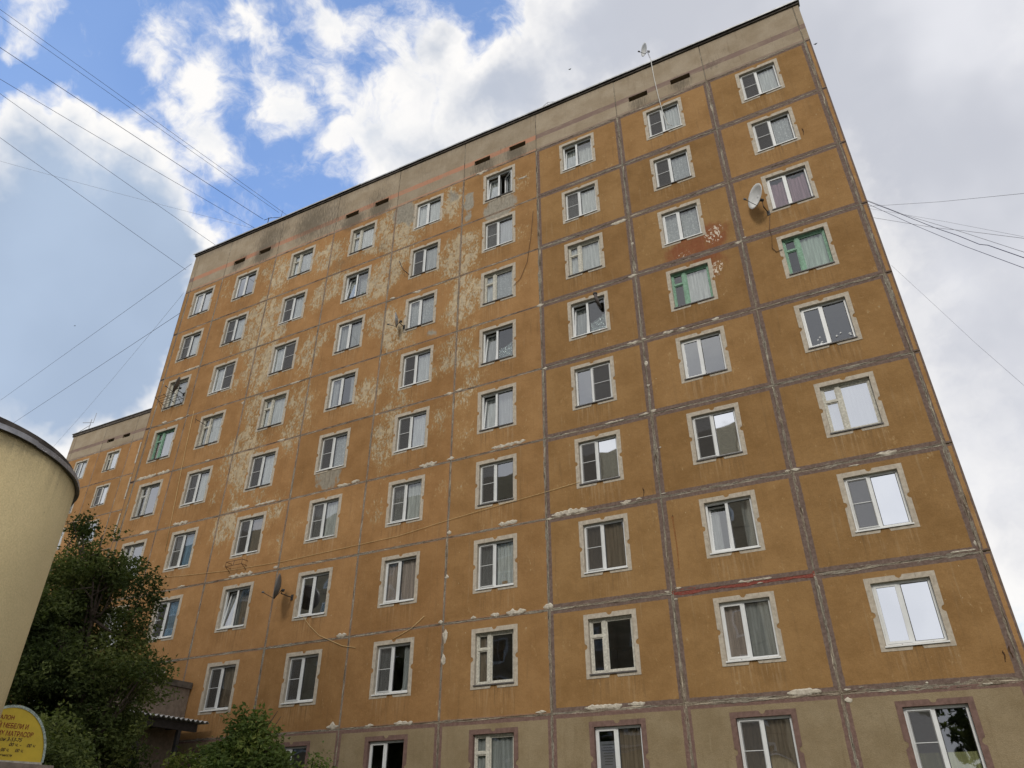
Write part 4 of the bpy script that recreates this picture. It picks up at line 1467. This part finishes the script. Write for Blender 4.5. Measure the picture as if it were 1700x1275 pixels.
def wire(name, label, cat, pts, r, m, sag=0., n=26, group=None, extend=(0, 0)):
    a, c = Vector(pts[0]), Vector(pts[-1])
    if len(pts) == 2:
        d = c - a
        a2, c2 = a - d * extend[0], c + d * extend[1]
        d = c2 - a2
        P = [a2 + d * (i / n) - Vector((0, 0, sag * 4 * (i / n) * (1 - i / n))) for i in range(n + 1)]
    else:
        P = [Vector(q) for q in pts]
    o = P[0].copy()
    ob = MB().tube([q - o for q in P], r * (.5 if group and 'right' in group else .66 if name == 'overhead_wire' else 1), 5).obj(name, [m], None, o, True)
    return tag(ob, label, cat, group)


# wires over the yard to the roof: from the roof edge (photo point) to a point high over the yard (photo point on height Z)
def roofpt(px, py, y=FY + .5):
    return at(px, py, y)


WIRES = [((479, 359), (0, 15.5), 31.5, .013, M_WIRE, 'uppermost thin wire running from the sky at top left to the roof', 0),
         ((463, 353), (0, 27), 31.5, .013, M_WIRE, 'second thin wire from the top, left of the roof', 0),
         ((437, 364), (0, 76), 31.0, .020, M_WIREB, 'thick dark wire ending at the T-shaped aerial on the roof', .1),
         ((425, 380), (0, 128.5), 31.0, .016, M_WIREB, 'dark wire just below the one ending at the T-shaped aerial', .1),
         ((358, 407), (0, 152.5), 31.0, .015, M_WIREB, 'dark wire meeting the roof near its left corner', .1),
         ((309, 448), (0, 227), 30.0, .015, M_WIREB, 'lowest of the slanting dark wires, ending below the roof corner', .05),
         ((440, 384), (0, 264), 32.0, .009, M_WIREG, 'faint grey wire crossing the big cloud at left', .15)]
for (a, c, Z, r_, m, lab, sg) in WIRES:
    wire('overhead_wire', lab, 'wire', [roofpt(a[0], a[1]), atz(c[0], c[1], Z)], r_, m, sg, group='wires over the left of the yard', extend=(0, .5))
for (a, c, m, r_, lab, sg) in [((318, 438), (0, 665), M_WIREB, .016, 'dark wire rising from lower left to the roof corner', 0.),
                              ((300, 519), (27, 699), M_WIREB, .018, 'dark wire rising to the left edge of the long block below the roof', 0.),
                              ((305, 486), (116, 709), M_WIREG, .010, 'thin curved wire between the far block aerial and the long block', .3)]:
    wire('overhead_wire', lab, 'wire', [at(a[0], a[1], FY + .6), at(c[0], c[1], WY - 1.0)], r_, m, sg, group='wires over the left of the yard', extend=(0, .35 if sg == 0. else .25))
RW = [([(1441, 334.7), (1500, 356), (1600, 386), (1700, 418.5)], M_WIREG, .012, 'upper curved wire leaving the right edge of the long block'),
      ([(1442, 336.5), (1480, 349), (1551.8, 378), (1590, 391), (1625.9, 405.6), (1640, 407), (1700, 427.9)], M_WIREB, .018, 'kinked dark blue cable leaving the right edge of the long block'),
      ([(1443, 341), (1521.8, 375.3), (1600, 408), (1700, 445)], M_WIREB, .013, 'lowest cable of the bundle leaving the right edge of the long block'),
      ([(1466, 343), (1560, 335), (1700, 321)], M_WIREG, .010, 'grey wire rising gently to the right edge of the picture'),
      ([(1453, 365.6), (1551.8, 378), (1600, 383), (1700, 395.6)], M_WIREG, .011, 'thin grey wire crossing the cable bundle at right'),
      ([(1453, 349), (1570, 368), (1700, 393)], M_WIREG, .007, 'faintest wire above the bundle at right')]
for pl, m, r_, lab in RW:
    P = [at(x, y, FY + 1.0 - 6.0 * i / (len(pl) - 1)) for i, (x, y) in enumerate(pl)]
    P.append(P[-1] + (P[-1] - P[-2]) * 2)
    P[0] = Vector((2.2, FY + .6, P[0].z - .1))
    wire('overhead_wire', lab, 'wire', P, r_, m, group='wires at the right edge of the block')
P = [at(1480, 440.6, FY + 1), at(1550, 505, FY - .5), at(1620, 570, FY - 2), at(1700, 640, FY - 3.5)]
P.append(P[-1] + (P[-1] - P[-2]) * 2)
wire('overhead_wire', 'single thin wire falling steeply at the far right', 'wire', P, .008, M_WIREG, group='wires at the right edge of the block')


def fac_line(pl, off=.035):
    return [at(x, y, FY - off) for x, y in pl]


for pl, m, r_, lab in [
    ([(962, 800), (905, 817), (820, 841), (742, 864), (660, 890), (560, 912), (470, 932), (380, 947), (300, 956), (223, 961)], M_CABLEY, .0075, 'long tan cable slung across the facade, sagging to the left'),
    ([(501, 1021), (515, 1040), (530, 1055), (548, 1063), (568, 1072), (590, 1075)], M_CABLEY, .009, 'short tan cable drooping below the window with the long-armed dish'),
    ([(652, 1061), (668, 1052), (683, 1043), (704, 1023)], M_CABLEY, .010, 'short straight tan cable end above a fifth-column window'),
    ([(322, 682), (309, 740), (297, 800), (287, 850), (274, 915)], M_CABLEY, .011, 'thin tan cable hanging straight down near the left end'),
    ([(1278, 358), (1277.6, 382), (1281, 391), (1282, 412), (1289, 418), (1299, 414)], M_RUSTY, .012, 'brown cable hanging from the white dish to the green window'),
    ([(885, 350), (881, 395), (875, 435), (864, 462), (853, 474)], M_RUSTY, .010, 'thin brown cable in a sixth-column strip below the roof'),
    ([(1080, 97), (1086, 130), (1093, 160), (1098, 178), (1102, 192), (1108, 205), (1116, 209)], M_CABLEW, .016, 'white cable hanging from the mast dish over the roof edge to a window')]:
    wire('facade_cable', lab, 'cable', fac_line(pl, .03 if m is not M_CABLEW else .16), r_ * .9, m)

# rusty rack under a window, racks of the left-end window, elbow pipe
p = at(398, 934, FY)
t = thing('flower_box_bracket', 'rusty empty rack under a third-column window', 'bracket', (p.x, FY, p.z))
b = MB()
for z in (0, -.18): b.tube([(-.42, 0, z), (-.42, -.28, z), (.42, -.28, z), (.42, 0, z)], .012, 5)
for x in (-.42, 0, .42): b.tube([(x, -.28, 0), (x, -.28, -.18)], .01, 5)
for x in (-.42, .42): b.tube([(x, -.28, -.18), (x, 0, -.35)], .01, 5)
b.obj('rack', [M_RUSTY], t)
p = at(290, 668, FY)
t = thing('drying_rack', 'folding wire clothes rack under the left-end window with the dark dish', 'rack', (p.x, FY, p.z))
b = MB()
for i in range(5): b.tube([(-.75 + .05 * i, -.1 - .14 * i, .02 * i), (.7 - .05 * i, -.1 - .14 * i, .02 * i)], .010, 5)
for x in (-.7, 0, .65): b.tube([(x, 0, -.02), (x * .85, -.7, .1)], .011, 5)
for x in (-.7, .65): b.tube([(x, 0, -.35), (x * .92, -.42, .05)], .011, 5)
b.obj('rack', [M_STEELD], t)
p = at(994, 497, FY)
t = thing('pipe_elbow', 'sooty metal flue elbow at the top corner of a seventh-column window', 'pipe', (p.x, FY, p.z))
MB().tube([(.0, .12, -.28), (.0, -.10, -.26), (-.02, -.2, -.1), (-.05, -.2, .12)], .06, 9).obj('pipe', [simple('sooty_metal', (.10, .085, .08), .7, .3, 10)], t, smooth=True)
MB().tube([(-.05, -.2, .10), (-.05, -.2, .15)], .08, 9).obj('collar', [M_STEELD], t)
p = at(673, 452, FY)
t = thing('wall_bracket', 'bare bent steel antenna arm beside a fifth-column window', 'bracket', (p.x, FY, p.z))
MB().tube([(.22, 0, -.22), (.1, -.25, -.12), (0, -.32, .1), (-.12, -.34, .42)], .018, 5).obj('arm', [M_STEELD], t)
p = at(340, 705, FY)
t = thing('wall_bracket', 'small antenna stuck out of an old second-column window', 'antenna', (p.x, FY, p.z))
MB().tube([(0, .08, 0), (-.25, -.35, .18)], .014, 5).tube([(-.3, -.33, .4), (-.2, -.37, -.05)], .01, 5).tube([(.45, .0, -.1), (.75, -.25, -.08)], .01, 5).obj('arm', [M_STEELD], t)

# birds
for px, py, d, lab in [(946, 115, 60, 'tiny dark bird left of the roof dish'), (1354, 73, 60, 'tiny dark bird right of the roof corner'), (124, 541, 60, 'tiny dark bird in the blue-grey cloud at left')]:
    p = at(px, py, d)
    t = MB()
    t.v += [(0, .12, 0), (.25, -.02, .06), (0, -.06, .02), (-.25, -.02, .06), (0, 0, -.04), (0, -.2, 0)]
    t.f += [(0, 1, 2), (0, 2, 3), (0, 4, 1), (0, 3, 4), (2, 5, 4)]
    t.m += [0] * 5
    tag(t.obj('bird', [M_WIRE], None, p), lab, 'bird', 'birds')

# ------------------------------------------------------------------ trees
def m_leaf(ca, cb, cc):
    def b(t):
        r_ = t.attr('shade')
        c = t.mix(t.step(r_, 0, .6, smooth=False), ca, cb)
        c = t.mix(t.step(r_, .6, 1, smooth=False), c, cc)
        d = t.n('ShaderNodeBsdfPrincipled')
        t.put(d.inputs['Base Color'], c)
        d.inputs['Roughness'].default_value = .75
        d.inputs['Specular IOR Level'].default_value = .12
        tr = t.n('ShaderNodeBsdfTranslucent')
        t.put(tr.inputs['Color'], t.mix(1.0, c, (1.3, 1.5, .7), 'MULTIPLY'))
        ms = t.n('ShaderNodeMixShader')
        ms.inputs[0].default_value = .3
        t.t.links.new(d.outputs[0], ms.inputs[1])
        t.t.links.new(tr.outputs[0], ms.inputs[2])
        return ms.outputs[0]
    return b


M_LEAFD = mat('dark_leaves', m_leaf((.045, .062, .022), (.10, .125, .042), (.19, .21, .07)))
M_LEAFG = mat('green_leaves', m_leaf((.055, .082, .026), (.11, .150, .042), (.21, .235, .065)))
M_BARK = simple('bark', (.085, .065, .05), .95, .35, 14, bump=.6)


def tree(label, base, height, blobs_, nleaf, leaf, m, seed, group=None, trunk_r=.16, limbs=9, open_=.0):
    """blobs_: crown masses (dx, dy, z, radius xy, radius z)"""
    r = random.Random(seed)
    base = Vector(base)
    t = thing('tree', label, 'tree', base, group)
    b = MB()
    zt = height * .78
    pts = [Vector((.12 * math.sin(i * 1.3 + seed), .1 * math.cos(i * 1.7 + seed), zt * i / 7)) for i in range(8)]
    b.tube(pts, trunk_r, 9, r2=trunk_r * .25)
    o = b.obj('trunk', [M_BARK], t, smooth=True)
    tips = []
    for i in range(limbs):
        bl = blobs_[i % len(blobs_)]
        st = pts[r.randint(2, 6)]
        end = Vector((bl[0] + r.uniform(-.5, .5) * bl[3], bl[1] + r.uniform(-.5, .5) * bl[3], bl[2] + r.uniform(-.4, .6) * bl[4]))
        mid = st.lerp(end, .5) + Vector((0, 0, -.15))
        lb = MB().tube([st, mid, end], trunk_r * .38, 6, r2=.015)
        for q in range(5):
            e2 = mid.lerp(end, r.random()) + Vector((r.uniform(-1, 1), r.uniform(-1, 1), r.uniform(-.3, .9))) * .6
            lb.tube([mid.lerp(end, r.random()), e2], .02, 4, r2=.006)
        lb.obj('limb', [M_BARK], t)
    v, f, sh = [], [], []
    clumps = []
    tot = sum(q[3] * q[3] * q[4] for q in blobs_)
    ncl = nleaf // 34
    for bl in blobs_:
        k = int(ncl * (bl[3] ** 2 * bl[4]) / tot) + 3
        for _ in range(k):
            a = Vector((r.gauss(0, 1), r.gauss(0, 1), r.gauss(0, 1))).normalized()
            rr = r.random() ** .45 * r.uniform(.85, 1.12)
            clumps.append(Vector((bl[0] + a.x * bl[3] * rr, bl[1] + a.y * bl[3] * rr, bl[2] + a.z * bl[4] * rr)))
    for c in clumps:
        if noise.noise(c * .9 + Vector((seed, 0, 0))) < -.17 + open_: continue
        tone = min(1, max(0, .42 + .9 * noise.noise(c * .8) + r.uniform(-.28, .28)))
        axis = Vector((r.gauss(0, 1), r.gauss(0, 1), r.gauss(.25, .6))).normalized()
        L = r.uniform(.25, .55)
        for q in range(34):
            s = r.random()
            p = c + axis * (L * (s - .4)) + Vector((r.gauss(0, .10), r.gauss(0, .10), r.gauss(0, .08)))
            d = (axis * .6 + Vector((r.gauss(0, .8), r.gauss(0, .8), r.gauss(-.35, .5)))).normalized()
            w = d.cross(Vector((r.gauss(0, 1), r.gauss(0, 1), r.gauss(0, 1)))).normalized()
            sz = leaf * r.uniform(.6, 1.3)
            i0 = len(v)
            up = d.cross(w) * sz * .12
            v += [tuple(p), tuple(p + d * sz * .5 + w * sz * .24 + up), tuple(p + d * sz), tuple(p + d * sz * .5 - w * sz * .24 + up)]
            f += [(i0, i0 + 1, i0 + 2), (i0, i0 + 2, i0 + 3)]
            s_ = min(1, max(0, tone + r.uniform(-.18, .18)))
            sh += [s_] * 4
    me = mesh('crown', v, f, [m])
    a = me.attributes.new('shade', 'FLOAT', 'POINT')
    a.data.foreach_set('value', sh)
    cr = new_obj('crown', me, t)
    cr['kind'] = 'stuff'
    return t


tree('tall dark green tree between the yellow building and the long block', (-18.6, 12.3, 0), 9.6,
     [(-1.4, -.2, 9.0, .42, .9), (-1.3, -.2, 8.3, .8, .9), (-.45, -.1, 8.35, .55, .75), (.35, -.1, 7.7, .7, .8), (-.3, -.6, 6.9, 1.1, .9), (-1.0, -.4, 7.7, .9, .9), (.3, -.8, 5.0, 1.1, 1.0), (-.7, 0, 7.5, 1.2, 1.0), (.85, 0, 7.0, .95, .8), (-.8, 0, 6.1, 1.9, 1.3), (1.05, 0, 6.2, .85, .8), (-.1, 0, 4.6, 2.2, 1.3), (1.9, .1, 5.0, 1.0, .6), (2.75, 0, 4.85, .5, .28),
      (-2.3, .3, 6.4, 1.4, 1.9), (-2.8, .2, 4.2, 1.9, 1.6), (-.2, 0, 3.1, 2.3, 1.2), (1.7, .1, 3.7, .9, .6), (-.4, .2, 1.9, 2.5, .8), (-2.0, 0, 7.6, .8, 1.0), (-.7, -.9, 6.6, 1.0, .9), (-1.2, -1.2, 5.4, 1.2, .9)], 165000, .11, M_LEAFD, 5, trunk_r=.13, limbs=16)
tree('dark bushy tree low behind the yellow sign', (-15.6, 9.6, 0), 4.2,
     [(-.2, 0, 2.9, 1.5, .85), (.7, .3, 2.3, .9, .7), (-1.2, .4, 2.4, 1.3, 1.0)], 24000, .10, M_LEAFD, 9, trunk_r=.09, limbs=5)
tree('bright green rounded bush before the third and fourth window columns', (-14.7, 14.2, 0), 4.2,
     [(.25, 0, 3.5, .6, .7), (-.9, 0, 2.95, .8, .6), (.9, 0, 3.1, .5, .55), (0, .1, 2.5, 1.4, .9), (1.3, 0, 2.6, .5, .6)], 36000, .13, M_LEAFG, 14, trunk_r=.08, limbs=8)
tree('small green bush tip right of the rounded bush at the lower edge', (-12.0, 14.0, 0), 3.1,
     [(0, 0, 2.7, .22, .4), (.1, 0, 2.2, .5, .45)], 6000, .09, M_LEAFG, 21, trunk_r=.04, limbs=3)
# trees across the yard that stand in the reflections
tree('tall tree across the yard, mirrored in the lower right window', (3.5, -14, 0), 13, [(0, 0, 9.5, 2.6, 3.4), (.5, 0, 6.5, 3.2, 2.6), (-1.6, 0, 7.5, 2.2, 2.4)], 4200, .45, M_LEAFD, 31, trunk_r=.25, limbs=6)
tree('broad tree across the yard, mirrored in the lower left windows', (-22, -8, 0), 11, [(0, 0, 7.8, 3.0, 2.8), (2.5, 0, 6.2, 2.6, 2.4), (-3, 0, 6.5, 2.8, 2.5)], 9000, .45, M_LEAFD, 32, trunk_r=.25, limbs=6)

# ------------------------------------------------------------------ ground
def m_ground(t):
    pos = geo_pos(t)
    n = t.noise(pos, .6, 6, .6)
    c = t.mix(t.step(n, .35, .65), (.075, .085, .035), (.10, .095, .06))
    return pbr(t, c, .95)


v, f = [], []
N = 24
for j in range(N + 1):
    for i in range(N + 1):
        v.append((-1500 + 3000 * i / N, -1500 + 3000 * j / N, 0))
for j in range(N):
    for i in range(N):
        a = j * (N + 1) + i
        f.append((a, a + 1, a + N + 2, a + N + 1))
g = new_obj('ground', mesh('ground', v, f, [mat('yard_grass', m_ground)]))
g['kind'] = 'structure'
b = MB()
b.box(-60, 40, -8, 9.0, -.1, .004)
o = b.obj('yard_road', [simple('asphalt', (.055, .055, .055), .9, .2, 4)])
o['kind'] = 'structure'
